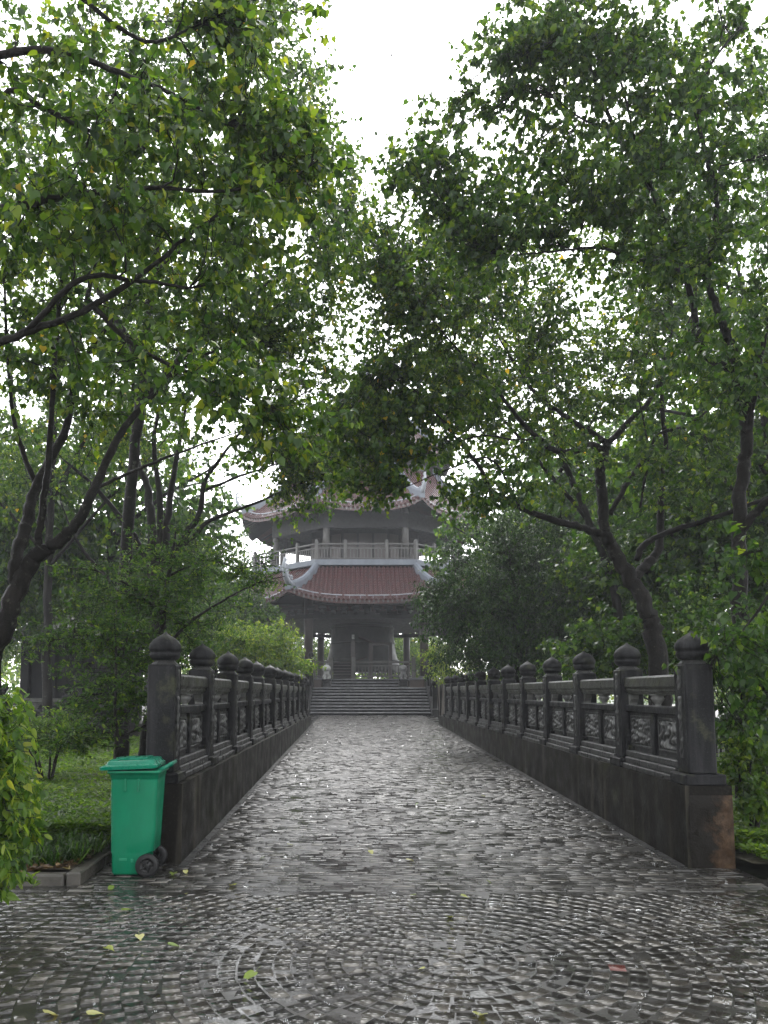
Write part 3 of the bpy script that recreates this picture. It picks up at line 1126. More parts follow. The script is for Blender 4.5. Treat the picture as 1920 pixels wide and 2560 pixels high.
MB().box(xs(972), xs(980), YS - .05, YS + .05, ZPLAT, zl(1606)).build('newel_post', M['column'], st)
sp = MB().box(xs(877), xs(888), YS - .4, YS - .3, ZPLAT, zl(1602))
sg = thing('notice_post', 'tall brown post with a small pale notice, between railing and bell', 'post', (xs(882), YS - .35, ZPLAT))
sp.build('post', M['column'], sg)
MB().box(xs(879.5), xs(886), YS - .425, YS - .401, zl(1599), zl(1588), .004).build('notice', M['lion'], sg)

# front steps
YST, Y2 = 36.4, 39.3
zf = zpath(YST)
ZL = at(900, 1719, 39.0)[2]
xsl, xsr = at(773, 1787, YST)[0], at(1079, 1787, YST)[0]
stair = thing('stone_steps', 'broad flight of wet grey stone steps up to the pavilion', 'steps', (.6, YST, zf))
for i in range(9):
    z = zf + (ZL - zf) * (i + 1) / 9
    y = YST + .31 * i
    yb = y + .62 if i < 8 else YC - 8.4
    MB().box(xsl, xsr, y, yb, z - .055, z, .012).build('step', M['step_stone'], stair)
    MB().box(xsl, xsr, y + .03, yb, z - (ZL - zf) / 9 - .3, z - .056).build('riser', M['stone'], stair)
x0, x1 = at(829, 1700, 41)[0], at(995, 1700, 41)[0]
for i in range(3):
    z = ZL + (ZPLAT - ZL) * (i + 1) / 3
    y = YC - 8.85 - .31 * (3 - i) + .1
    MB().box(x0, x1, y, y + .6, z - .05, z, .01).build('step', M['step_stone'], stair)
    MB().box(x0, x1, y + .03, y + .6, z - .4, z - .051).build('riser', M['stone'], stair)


def parapet(label, x, sgn):
    t = thing('stair_parapet', label, 'parapet', (x, YST, zf), 'parapets of the stone steps')
    ya, yb = YST - .2, 40.3
    prof = [(ya, zf - .3), (ya, zf + .25), (ya + .35, zf + .45), (yb - .4, ZL + .55), (yb, ZL + .55), (yb, zf - .3)]
    n = len(prof)
    V = [(x + sx, y, z) for sx in (-.14, .14) for y, z in prof]
    o = MB().add(V, [tuple(range(n)), tuple(range(n, 2 * n))[::-1]] + [(i, n + i, n + (i + 1) % n, (i + 1) % n) for i in range(n)]).build('parapet_wall', M['stone_pale'], t)
    fix_normals(o.data)
    p0, p1 = np.array([x, ya + .2, zf + 1.15]), np.array([x, yb - .2, ZL + 1.35])
    for d in (0, -.35):
        MB().tube([p0 + [0, 0, d], p1 + [0, 0, d]], .075 if d == 0 else .045, 4).build('sloping_rail', M['stone_pale'], t)
    for s in (0.0, .33, .66, 1.0):
        p = p0 + (p1 - p0) * s
        po = MB().box(x - .10, x + .10, p[1] - .1, p[1] + .1, p[2] - 1.1, p[2] + .16, .015).build('post', M['stone'], t)
        MB().lathe([(.07, p[2] + .15), (.13, p[2] + .2), (.15, p[2] + .28), (.10, p[2] + .38), (.01, p[2] + .45)], 12, c=(x, p[1])).build('finial', M['stone'], po, smooth=True)


parapet('sloping stone parapet up the right edge of the steps, nearest the dark round shrub', xsr + .15, 1)
parapet('sloping stone parapet up the left edge of the steps, behind the bright bush', xsl - .15, -1)


def lion(px, label, mat):
    """seated guardian lion facing down the path"""
    b = at(px, 1700, 40.2)
    z0 = ZL
    t = thing('stone_lion', label, 'statue', (b[0], 40.2, z0), 'guardian lions at the top of the steps')
    MB().box(b[0] - .24, b[0] + .24, 39.95, 40.5, z0, z0 + .10, .02).box(b[0] - .20, b[0] + .20, 39.99, 40.46, z0 + .098, z0 + .32, .02).box(b[0] - .24, b[0] + .24, 39.95, 40.5, z0 + .318, z0 + .42, .02).build('pedestal', M['stone_pale'], t)
    z = z0 + .42
    bm = bmesh.new()
    def ball(x, y, zz, rx, ry, rz):
        m4 = Matrix.Translation((b[0] + x, 40.22 + y, z + zz)) @ Matrix.Diagonal((rx, ry, rz, 1))
        bmesh.ops.create_icosphere(bm, subdivisions=2, radius=1, matrix=m4)
    ball(0, .12, .17, .20, .18, .18)
    ball(-.13, .08, .12, .09, .17, .12); ball(.13, .08, .12, .09, .17, .12)
    ball(0, -.02, .32, .16, .13, .20)
    for s in (-1, 1):
        ball(s * .09, -.13, .17, .055, .06, .19)
        ball(s * .09, -.17, .03, .07, .09, .045)
        ball(s * .13, .02, .60, .045, .03, .05)
    ball(0, -.08, .54, .17, .15, .16)
    ball(0, -.20, .50, .09, .09, .075)
    ball(0, -.25, .535, .04, .03, .025)
    for i in range(12):
        a = i / 12 * 6.28
        ball(.17 * cos(a), -.04, .53 + .16 * sin(a), .05, .06, .05)
    me = bpy.data.meshes.new('lion_body'); bm.to_mesh(me); bm.free()
    me.materials.append(mat)
    o = inst('lion_body', me, t)
    r = o.modifiers.new('merge', 'REMESH'); r.mode = 'VOXEL'; r.voxel_size = .022; r.use_smooth_shade = True


lion(816.5, 'pale stone guardian lion on its pedestal, left of the upper steps', M['lion'])
lion(1008, 'darker grey stone guardian lion on its pedestal, before the platform railing', M['lion_grey'])
# landing walls in brown stone either side of the upper steps
for a, c in ((779, 806), (1024, 1068)):
    xa, xb = at(a, 1710, 40.8)[0], at(c, 1710, 40.8)[0]
    MB().box(xa, xb, 40.5, 40.8, ZL - .2, ZL + .40, .01).build('landing_wall', M['brown_stone'], pav)
    MB().box(xa - .05, xb + .05, 40.45, 40.83, ZL + .40, ZL + .50, .015).build('wall_cap', M['step_stone'], pav)

# grey outbuilding far left, mostly behind the shrubs
ob = thing('garden_building', 'dark grey garden building half hidden behind shrubs at far left', 'building', (-12.5, 31, 0))
xa, xb = at(68, 1650, 31)[0], at(290, 1650, 31)[0]
MB().box(xa + .1, xb, 30.62, 35, -.1, 3.6).build('wall', M['building'], ob)
for i in range(4):
    x = xa + .2 + (xb - xa - .4) * i / 3
    MB().box(x - .16, x + .16, 30.3, 30.6, -.1, 3.6, .02).build('column', M['building'], ob)
mbr = MB()
mbr.add([(xa - .6, 29.8, 3.6), (xb + .6, 29.8, 3.6), (xb + .6, 35.4, 3.6), (xa - .6, 35.4, 3.6), (xa + .4, 32.6, 4.9), (xb - .4, 32.6, 4.9)],
        [(0, 1, 5, 4), (1, 2, 5), (2, 3, 4, 5), (3, 0, 4), (3, 2, 1, 0)])
mbr.build('roof', M['wood_dark'], ob)

# ------------------------------------------------------------------ green wheeled bin
BO = onz(318, 2192, 0.0)
BX, BY = BO[0] + .03, BO[1] + .18
binr = thing('wheeled_bin', 'green plastic wheeled bin with its lid shut, beside the left balustrade', 'bin', (BX, BY, 0), rotz=radians(3))
BW = Matrix.Translation((BX, BY, 0)) @ Matrix.Rotation(radians(3), 4, 'Z') @ Matrix.Diagonal((.83, .9, .985, 1))


def rrect(cx, hx, hy, r, n=5):
    out = []
    for sx, sy, a0 in ((1, 1, 0), (-1, 1, pi / 2), (-1, -1, pi), (1, -1, 3 * pi / 2)):
        for i in range(n + 1):
            a = a0 + pi / 2 * i / n
            out.append((cx + sx * (hx - r) + r * cos(a), sy * (hy - r) + r * sin(a)))
    return out


def loft(rings):
    n = len(rings[0][0])
    V = [(x, y, z) for ring, z in rings for x, y in ring]
    f = [(i * n + j, i * n + (j + 1) % n, (i + 1) * n + (j + 1) % n, (i + 1) * n + j) for i in range(len(rings) - 1) for j in range(n)]
    f += [tuple(range(n))[::-1], tuple((len(rings) - 1) * n + j for j in range(n))]
    return MB().add(V, f)


body = loft([(rrect(-.045, .165, .165, .03), .012), (rrect(-.045, .178, .176, .035), .03), (rrect(-.040, .186, .184, .035), .19), (rrect(-.008, .226, .188, .035), .215),
             (rrect(-.006, .232, .20, .04), .40), (rrect(0, .247, .224, .04), .84), (rrect(0, .250, .226, .04), .858), (rrect(0, .256, .232, .04), .862), (rrect(0, .258, .234, .04), .90),
             (rrect(0, .282, .255, .045), .902), (rrect(0, .285, .258, .045), .925)])
bo = body.build('bin_body', M['bin'], binr, BW, smooth=False)
me = bo.data
me.polygons.foreach_set('use_smooth', [abs(p.normal.z) < .6 for p in me.polygons])
for x in (-.09, .05):                                   # the two short ribs under the rim
    for sg in (-1, 1):
        MB().box(x - .012, x + .012, sg * .222 - .012, sg * .222 + .012, .74, .855, .006).build('rib', M['bin'], binr, BW)
for x0, x1, z0, z1 in ((-.14, -.06, .135, .158), (-.02, .01, .12, .15)):     # worn raised mark near the foot
    MB().box(x0, x1, -.1895, -.182, z0, z1, .002).build('worn_mark', M['bin_scuff'], binr, BW)
lid = loft([(rrect(-.02, .298, .272, .05), .930), (rrect(-.02, .300, .275, .05), .958), (rrect(-.015, .290, .265, .05), .964), (rrect(0, .262, .240, .05), .972), (rrect(.0, .245, .225, .05), 1.000), (rrect(.0, .235, .215, .05), 1.004)])
LW = BW @ Matrix.Translation((0, 0, .012)) @ Matrix.Rotation(radians(-2.2), 4, 'Y')
lo = lid.build('lid', M['bin_lid'], binr, LW)
MB().box(-.13, .17, -.15, .15, 1.003, 1.020, .012).build('lid_panel', M['bin_lid'], lo, LW)
MB().box(-.215, -.12, -.20, -.06, .9915, 1.014, .012).build('lid_grip', M['bin_lid'], lo, LW)
MB().box(-.215, -.12, .06, .20, .9915, 1.014, .012).build('lid_grip', M['bin_lid'], lo, LW)
hd = MB().tube([(.36, -.20, .975), (.36, .20, .975)], .017, 10)
for yy in (-.19, .0, .19):
    hd.tube([(.25, yy, .925), (.31, yy, .945), (.365, yy, .978)], [.022, .02, .016], 6)
hd.build('handle', M['bin_lid'], binr, BW, smooth=True)
MB().tube([(.15, -.24, .10), (.15, .24, .10)], .012, 8).build('axle', M['hub'], binr, BW)
WW = Matrix.Translation((BX, BY, 0)) @ Matrix.Rotation(radians(3), 4, 'Z') @ Matrix.Translation((.15 * .83 - .15 + .01, 0, 0))
for sg in (-1, 1):
    c = .212 * sg
    ty = MB()
    ring = [(.062, -.024), (.085, -.027), (.098, -.018), (.100, 0), (.098, .018), (.085, .027), (.062, .024)]
    n = 28
    V = [(.15 + r * cos(2 * pi * j / n), c + o, .10 + r * sin(2 * pi * j / n)) for r, o in ring for j in range(n)]
    f = [(i * n + j, i * n + (j + 1) % n, (i + 1) * n + (j + 1) % n, (i + 1) * n + j) for i in range(6) for j in range(n)]
    ty.add(V, f)
    wh = ty.build('tyre', M['rubber'], None, WW, smooth=True)
    scene.collection.objects.unlink(wh)
    wroot = inst('wheel', wh.data, binr, WW)
    hb = MB()
    V, f = [], []
    prof = [(.0, .012), (.022, .014), (.024, .004), (.05, .0), (.062, .010), (.064, .02)]
    for r, o in prof:
        for j in range(n): V.append((.15 + r * cos(2 * pi * j / n), c + sg * (.004 + o), .10 + r * sin(2 * pi * j / n)))
    f = [(i * n + j, i * n + (j + 1) % n, (i + 1) * n + (j + 1) % n, (i + 1) * n + j) for i in range(len(prof) - 1) for j in range(n)]
    hb.add(V, f)
    for q in range(5):
        a = q * 2 * pi / 5
        p0 = (.15 + .02 * cos(a), c + sg * .014, .10 + .02 * sin(a)); p1 = (.15 + .06 * cos(a), c + sg * .012, .10 + .06 * sin(a))
        hb.tube([p0, p1], .006, 4)
    hb.build('rim', M['hub'], wroot, WW, smooth=True)

# ------------------------------------------------------------------ leaves and trees
# leaf template: (along, across, out of plane); heart shape, folded along the midrib
HEART = np.array([(.06, 0, 0), (-.02, .30, .05), (.40, .44, .12), (1.05, 0, -.10), (-.02, -.30, .05), (.40, -.44, .12)])
HEART_F = np.array([(0, 1, 2, 3), (0, 3, 5, 4)])
OVAL = np.array([(0, 0, 0), (.30, .20, .05), (.68, .18, .03), (1.0, 0, -.10), (.30, -.20, .05), (.68, -.18, .03)])


def leaf_mesh(name, P, A, Nn, size, mat, tmpl=HEART, tint=None):
    """P base points, A tip directions, Nn rough normals"""
    A = A / np.maximum(np.linalg.norm(A, axis=1, keepdims=True), 1e-9)
    S = np.cross(Nn, A); S /= np.maximum(np.linalg.norm(S, axis=1, keepdims=True), 1e-9)
    W = np.cross(A, S)
    n, k = len(P), len(tmpl)
    sz = size[:, None, None]
    V = P[:, None, :] + sz * (tmpl[None, :, 0:1] * A[:, None, :] + tmpl[None, :, 1:2] * S[:, None, :] + tmpl[None, :, 2:3] * W[:, None, :])
    Fq = (np.arange(n)[:, None, None] * k + HEART_F[None]).reshape(-1, 4)
    if tint is None: tint = rng.random(n)
    return np_mesh(name, V.reshape(-1, 3), [Fq], mat, tint=np.repeat(tint, k)), (A, S, W)


def fine_leaf(seed, narrow=1.0):
    r = np.random.default_rng(seed)
    half = [(0, 0), (-.06, .16), (-.01, .33), (.18, .44), (.40, .41), (.62, .27), (.82, .10), (1.10, .0)]
    curl, fold = r.uniform(.05, .22), r.uniform(.15, .4)
    V, F_ = [], []
    mid = [(0.0,), (.2,), (.45,), (.7,), (1.10,)]
    def z(u, v): return fold * abs(v) - curl * u * u * .6 + .02 * sin(u * 9 + v * 7)
    for u, v in half[:]:
        V.append((u, v * narrow, z(u, v)))
    n = len(half)
    for u, v in half[1:-1]:
        V.append((u, -v * narrow, z(u, v)))
    V += [(.22, 0, z(.22, 0)), (.5, 0, z(.5, 0)), (.78, 0, z(.78, 0))]
    m0, m1, m2 = len(V) - 3, len(V) - 2, len(V) - 1
    L = list(range(1, n - 1)); R = list(range(n, n + n - 2))
    for s in (L, R):
        f = [(0, s[0], s[1], m0), (m0, s[1], s[2], m0 and m1), (m1, s[2], s[3]), (m1, s[3], s[4], m2), (m2, s[4], s[5]), (m2, s[5], n - 1)]
        if s is R: f = [tuple(reversed(q)) for q in f]
        F_ += f
    b = len(V)
    V += [(0, .012, 0), (0, -.012, 0), (-.55, .006, .12), (-.55, -.006, .12)]         # stalk
    F_.append((b, b + 1, b + 3, b + 2))
    return V, F_


FINE = []
for k in range(6):
    V, F_ = fine_leaf(k)
    FINE.append(MB().add(V, F_).mesh('leaf', M['leaf_single'], True))
FINE_FRESH = [MB().add(*fine_leaf(k, .62)).mesh('leaf', M['leaf_fresh_single'], True) for k in range(4)]


def smooth_path(pts, sub=6):
    pts = np.asarray(pts, float)
    if len(pts) < 3:
        t = np.linspace(0, 1, sub + 1)[:, None]
        return pts[0] * (1 - t) + pts[-1] * t
    P = np.vstack([2 * pts[0] - pts[1], pts, 2 * pts[-1] - pts[-2]])
    out = []
    for i in range(1, len(P) - 2):
        for s in range(sub):
            t = s / sub
            a, b, c, d = P[i - 1], P[i], P[i + 1], P[i + 2]
            out.append(.5 * (2 * b + (c - a) * t + (2 * a - 5 * b + 4 * c - d) * t * t + (3 * b - a - 3 * c + d) * t ** 3))
    out.append(P[-2])
    return np.array(out)


def sticks(P0, P1, r0, r1):
    """many thin three sided twigs at once -> V, F"""
    n = len(P0)
    D = P1 - P0; D /= np.maximum(np.linalg.norm(D, axis=1, keepdims=True), 1e-9)
    up = np.where(np.abs(D[:, 2:3]) < .9, np.array([[0, 0, 1.0]]), np.array([[1.0, 0, 0]]))
    A = np.cross(D, up); A /= np.linalg.norm(A, axis=1, keepdims=True)
    B = np.cross(D, A)
    V = np.zeros((n, 6, 3))
    for j in range(3):
        o = cos(j * 2.0944) * A + sin(j * 2.0944) * B
        V[:, j] = P0 + o * r0; V[:, 3 + j] = P1 + o * r1
    base = (np.arange(n) * 6)[:, None, None]
    q = np.array([(0, 1, 4, 3), (1, 2, 5, 4), (2, 0, 3, 5)])[None]
    return V.reshape(-1, 3), (base + q).reshape(-1, 4)


def grow(name, label, cat, limbs, blobs, nt, leaf=.10, per=9, twigs=4, twl=.42, droop=.75, mat=None, bark=None, group=None, seed=1,
         tmpl=HEART, single=0, single_me=None, single_mat=None, raw=False, keep=None, tint_shift=0.0, flat=1.0, minr=.004, min_att=.006, girth=.84):
    """limbs: lists of (px, py, distance, radius), the trunk first; blobs: (px, py, distance, rx, ry, depth, weight) where foliage is."""
    rg = np.random.default_rng(seed)
    mat = mat or M['leaf']; bark = bark or M['bark']
    conv = (lambda q: np.array(q[:3], float)) if raw else (lambda q: at(*q[:3]))
    first = conv(limbs[0][0])
    t = thing(name, label, cat, first, group)
    NP, NR, ND = [], [], []
    branch_root = None
    for li, lb in enumerate(limbs):
        pts = np.array([[*conv(q), q[3]] for q in lb])
        sp = smooth_path(pts, 7)
        w = sp[:, :3].copy()
        if li == 0: w[0] = first
        amp = .06 * np.maximum(sp[:, 3:4], .02)
        w[1:] += rg.normal(0, 1, w[1:].shape) * amp[1:] * 2
        seg = 10 if sp[:, 3].max() > .08 else 7
        rad = np.maximum(sp[:, 3] * girth, .004) * (1 + rg.normal(0, .045, len(sp)))
        o = MB().tube(w, rad, seg).build('trunk' if li == 0 else 'branch', bark, t, smooth=True)
        d = np.gradient(w, axis=0); d /= np.maximum(np.linalg.norm(d, axis=1, keepdims=True), 1e-9)
        s0 = len(w) // 2 if (li == 0 and len(limbs) > 1) else len(w) // 5
        NP.append(w[s0:]); NR.append(rad[s0:]); ND.append(d[s0:])
    NP, NR, ND = np.concatenate(NP), np.concatenate(NR), np.concatenate(ND)
    cap = len(NP) + nt * 10
    bp, brr, bd = np.zeros((cap, 3)), np.zeros(cap), np.zeros((cap, 3))
    m = len(NP); bp[:m], brr[:m], bd[:m] = NP, NR, ND
    wts = np.array([b[6] for b in blobs], float); wts /= wts.sum()
    T = []
    while len(T) < nt:
        b = blobs[rg.choice(len(blobs), p=wts)]
        v = rg.normal(0, 1, 3); v *= rg.random() ** .42 / np.linalg.norm(v)
        if raw:
            p = np.array([b[0] + v[0] * b[3], b[1] + v[1] * b[5], b[2] + v[2] * b[4]])
        else:
            p = at(b[0] + v[0] * b[3], b[1] + v[1] * b[4], b[2] + v[2] * b[5])
        if keep is not None and not keep(p): continue
        if p[2] < lawn_z(p[0], p[1]) + .1: continue
        T.append(p)
    T = np.array(T)
    d0 = np.array([np.min(np.sum((NP - p) ** 2, 1)) for p in T])
    mb = MB()
    ends, edirs, elen = [], [], []
    for i in np.argsort(d0):
        p = T[i]
        dd = np.sqrt(np.sum((bp[:m] - p) ** 2, 1)) + np.where(brr[:m] < min_att, 3.0, 0)
        j = int(np.argmin(dd))
        q, dist = bp[j], np.linalg.norm(bp[j] - p)
        if dist < .05: continue
        n = int(min(9, max(3, dist / .3)))
        c1 = q + bd[j] * dist * .38 + np.array([0, 0, .12 * dist])
        tt = np.linspace(0, 1, n + 1)[:, None]
        path_ = (1 - tt) ** 2 * q + 2 * tt * (1 - tt) * c1 + tt ** 2 * p
        path_[1:-1] += rg.normal(0, .022 * min(dist, 2), (n - 1, 3))
        r0 = min(brr[j] * .62, .006 + .011 * dist)
        rr = np.linspace(max(r0, minr), minr, n + 1)
        mb.tube(path_, rr, 5 if r0 > .015 else 4 if r0 > .008 else 3, cap=False)
        dr = np.gradient(path_, axis=0); dr /= np.maximum(np.linalg.norm(dr, axis=1, keepdims=True), 1e-9)
        bp[m:m + n], brr[m:m + n], bd[m:m + n] = path_[1:], rr[1:], dr[1:]
        m += n
        ends.append(path_); edirs.append(dr); elen.append(dist)
    # twiglets along the outer part of each twig
    P0, D0 = [], []
    for pth, dr in zip(ends, edirs):
        n = len(pth)
        for k in range(twigs):
            s = n - 1 if k == 0 else rg.integers(max(1, n // 3), n)
            P0.append(pth[s]); D0.append(dr[s])
    P0, D0 = np.array(P0), np.array(D0)
    nn = len(P0)
    D = D0 * .7 + rg.normal(0, .75, (nn, 3)) * np.array([1, 1, .55]) * flat ** 0 + np.array([0, 0, .08])
    D[:, 2] *= flat
    D /= np.linalg.norm(D, axis=1, keepdims=True)
    Ln = twl * rg.uniform(.5, 1.25, (nn, 1))
    P1 = P0 + D * Ln
    Vt, Ft = sticks(P0, P1, .0035 if leaf > .06 else .003, .0015)
    b = len(mb.V)
    tv = np.array(mb.V) if b else np.zeros((0, 3))
    quads = [f for f in mb.F if len(f) == 4]
    me = np_mesh('twigs', np.concatenate([tv, Vt]), [np.array(quads) if quads else np.zeros((0, 4), int), Ft + b], bark, True)
    tag(inst('twigs', me, t), kind='stuff')
    # leaves
    idx = np.repeat(np.arange(nn), per)
    tl = rg.uniform(.12, 1.05, (len(idx), 1))
    base = P0[idx] + D[idx] * Ln[idx] * tl
    side = np.cross(D[idx], rg.normal(0, 1, (len(idx), 3)))
    side /= np.maximum(np.linalg.norm(side, axis=1, keepdims=True), 1e-9)
    side[:, 2] *= flat
    pet = side * .6 + D[idx] * .4
    base = base + pet * leaf * .45 * rg.uniform(.3, 1.2, (len(idx), 1))
    A = pet * .75 + np.array([0, 0, -droop]) + rg.normal(0, .35, (len(idx), 3))
    Nn = rg.normal(0, .6, (len(idx), 3)) + np.array([0, -.15, .85]) + pet * .35
    size = leaf * rg.uniform(.42, 1.28, len(idx))
    if keep is not None:
        ok = np.array([keep(p) for p in base]) if len(base) < 60000 else np.ones(len(base), bool)
        base, A, Nn, size = base[ok], A[ok], Nn[ok], size[ok]
    clump = np.repeat(rg.normal(0, .13, nn), per)[:len(base)] if keep is None else 0
    tint = np.clip(rg.beta(2, 2.4, len(base)) + tint_shift + clump, 0, .96)
    tint = np.where(rg.random(len(base)) < .003, 1.0, tint)
    sel = np.zeros(len(base), bool)
    if single:
        px, py = proj(base)
        infr = (px > 10) & (px < 1910) & (py > 10) & (py < 2550)
        ap = np.where(infr, size / base[:, 1], 0)
        sel[np.argsort(-ap)[:single]] = True
    me, _ = leaf_mesh('crown', base[~sel], A[~sel], Nn[~sel], size[~sel], mat, tmpl, tint[~sel])
    crown = tag(inst('crown', me, t), kind='stuff')
    if single:
        a = A[sel] / np.linalg.norm(A[sel], axis=1, keepdims=True)
        s_ = np.cross(Nn[sel], a); s_ /= np.linalg.norm(s_, axis=1, keepdims=True)
        w_ = np.cross(a, s_)
        B, Z = base[sel], size[sel]
        for k in range(len(B)):
            m4 = Matrix((( a[k][0] * Z[k], s_[k][0] * Z[k], w_[k][0] * Z[k], B[k][0]), (a[k][1] * Z[k], s_[k][1] * Z[k], w_[k][1] * Z[k], B[k][1]),
                         (a[k][2] * Z[k], s_[k][2] * Z[k], w_[k][2] * Z[k], B[k][2]), (0, 0, 0, 1)))
            inst('leaf', single_me[k % len(single_me)], crown, m4)
    return t


def down(px, py, Y, r, spread=1.5):
    """root point straight below a limb start"""
    p = at(px, py, Y)
    return p


def gpx(px, Y, z=None):
    """picture row at which the ground lies under column px at distance Y"""
    p = at(px, 1700, Y)
    zz = lawn_z(p[0], Y) - .1 if z is None else z
    return float(proj(np.array([p[0], Y, zz]))[1])


# --- left: leaning dark tree at the edge of the picture
grow('tree', 'dark leaning tree with forked trunk at the left edge, nearest the yellow-green bush', 'tree',
     [[(-75, gpx(-75, 9), 9, .24), (-25, 1690, 9, .17), (20, 1540, 9, .15), (62, 1430, 9, .14), (108, 1374, 9, .12)],
      [(108, 1374, 9, .10), (150, 1352, 9, .095), (194, 1302, 9, .085), (236, 1222, 9.1, .075), (295, 1095, 9.3, .062), (359, 1010, 9.5, .05), (464, 915, 9.8, .035), (600, 850, 10.2, .015)],
      [(100, 1378, 9, .07), (97, 1330, 9, .06), (114, 1222, 8.9, .055), (127, 1062, 8.8, .045), (139, 884, 8.7, .038), (160, 640, 8.6, .025), (200, 400, 8.6, .012)],
      [(40, 1470, 9, .11), (40, 1400, 9, .11), (66, 1310, 9.2, .10), (92, 1213, 9.4, .085), (165, 1070, 9.6, .07), (186, 927, 9.7, .06), (203, 808, 9.8, .05), (240, 650, 10, .032), (300, 450, 10.2, .015)],
      [(92, 1213, 9.4, .05), (40, 1080, 9.4, .04), (20, 900, 9.4, .03), (10, 700, 9.2, .018)],
      [(236, 1222, 9.1, .035), (330, 1180, 9.6, .028), (480, 1120, 10.2, .02), (640, 1065, 10.8, .01)],
      [(186, 927, 9.7, .04), (290, 790, 9.9, .035), (380, 690, 10.1, .028), (520, 570, 10.3, .018), (640, 480, 10.5, .01)]],
     [(300, 760, 9.8, 330, 300, 1.6, 4), (560, 620, 10.2, 260, 260, 1.4, 3.2), (700, 840, 10.4, 200, 170, 1.2, 2.0), (140, 500, 9.2, 260, 330, 1.6, 3.4), (120, 950, 9.5, 200, 200, 1.2, 1.2),
      (640, 330, 10.2, 210, 190, 1.2, 2.2), (-150, 700, 9, 250, 500, 1.6, 1.2), (820, 620, 10.4, 110, 170, .8, 1.1), (420, 250, 10, 260, 240, 1.4, 2.2)],
     480, leaf=.078, per=12, twigs=4, twl=.42, seed=11, girth=.72, single=120, single_me=FINE)

# --- left: limbs reaching in from a trunk outside the frame
grow('tree', 'tree off the left edge whose long bare limbs cross the upper left', 'tree',
     [[(-560, gpx(-560, 6.5), 6.5, .26), (-500, 1500, 6.5, .22), (-430, 1150, 6.4, .19), (-330, 960, 6.3, .16)],
      [(-330, 960, 6.3, .08), (-100, 890, 6.2, .052), (60, 835, 6.2, .042), (232, 765, 6.2, .034), (382, 665, 6.3, .026), (470, 590, 6.4, .02), (600, 500, 6.6, .016), (690, 440, 6.8, .008)],
      [(232, 765, 6.2, .03), (330, 860, 6.3, .026), (430, 915, 6.4, .022), (540, 960, 6.5, .016), (640, 1010, 6.7, .009)],
      [(-330, 960, 6.3, .10), (-230, 560, 6.1, .075), (-130, 250, 6, .055), (0, 140, 6, .045), (150, 130, 6, .038), (320, 190, 6.1, .028), (430, 235, 6.2, .02), (560, 310, 6.4, .01)],
      [(-230, 560, 6.1, .06), (0, 520, 6, .045), (120, 500, 6, .038), (260, 480, 6.1, .03), (400, 470, 6.2, .024), (540, 478, 6.4, .02), (700, 455, 6.6, .013), (800, 400, 6.8, .007)],
      [(-230, 560, 6.1, .05), (0, 245, 5.9, .035), (110, 270, 5.9, .03), (230, 330, 6, .022), (360, 370, 6.1, .014)],
      [(-130, 250, 6, .045), (60, -100, 6, .035), (210, 0, 6, .028), (300, 70, 6.1, .024), (390, 105, 6.2, .02), (500, 60, 6.4, .012)],
      [(60, 835, 6.2, .035), (200, 700, 6, .028), (330, 700, 6.0, .022), (470, 720, 6.1, .014)]],
     [(330, 250, 6.3, 330, 230, .9, 3), (600, 330, 6.7, 190, 210, .7, 2.4), (150, 560, 6.1, 230, 180, .8, 1.8), (500, 560, 6.5, 260, 170, .7, 2.0), (720, 420, 6.9, 150, 110, .5, 1.4),
      (330, 900, 6.4, 280, 130, .6, 1.0), (560, 1000, 6.6, 170, 110, .5, 1.3), (-120, 300, 6, 220, 400, .9, 1.0), (620, 60, 6.5, 140, 150, .6, 1.6), (380, -60, 6.3, 330, 120, .8, 1.4),
      (740, 1080, 7.0, 90, 70, .4, .5)],
     350, leaf=.075, per=10, twigs=4, twl=.38, seed=12, girth=.75, single=220, single_me=FINE, tint_shift=.05)

# --- left, upper background crown that makes the skyline against the white sky
grow('tree', 'tall tree behind the leaning left tree, its crown edging the white sky', 'tree',
     [[(300, gpx(300, 14), 14, .15), (312, 1400, 14, .13), (350, 1000, 14, .11), (380, 700, 14, .10), (430, 400, 14, .09), (520, 100, 14, .04)],
      [(380, 700, 14, .08), (560, 480, 14, .055), (700, 300, 14, .03), (790, 180, 14, .012)],
      [(350, 1000, 14, .09), (520, 830, 14, .06), (680, 700, 14, .035), (850, 560, 14.2, .014)],
      [(350, 900, 14, .09), (200, 640, 14, .06), (90, 400, 14, .03)],
      [(430, 400, 14, .06), (600, 160, 14, .035), (700, -40, 14, .014)]],
     [(560, 120, 14, 210, 190, 1.6, 2.0), (740, 190, 14, 110, 80, .8, .9), (690, 10, 14, 90, 80, .8, .8), (690, 420, 14, 190, 170, 1.6, 2.4), (850, 610, 14.2, 100, 180, 1.2, 2.3), (400, 520, 14, 320, 330, 2.2, 2.6),
      (120, 350, 14, 300, 400, 2, 2.8), (330, 130, 14, 260, 190, 1.6, 1.2), (600, 760, 14.4, 260, 160, 1.8, 1.6), (860, 410, 14, 55, 60, .6, .35), (780, 340, 14, 110, 90, .8, .7)],
     800, leaf=.078, per=10, twigs=4, twl=.5, seed=13, tint_shift=-.02)

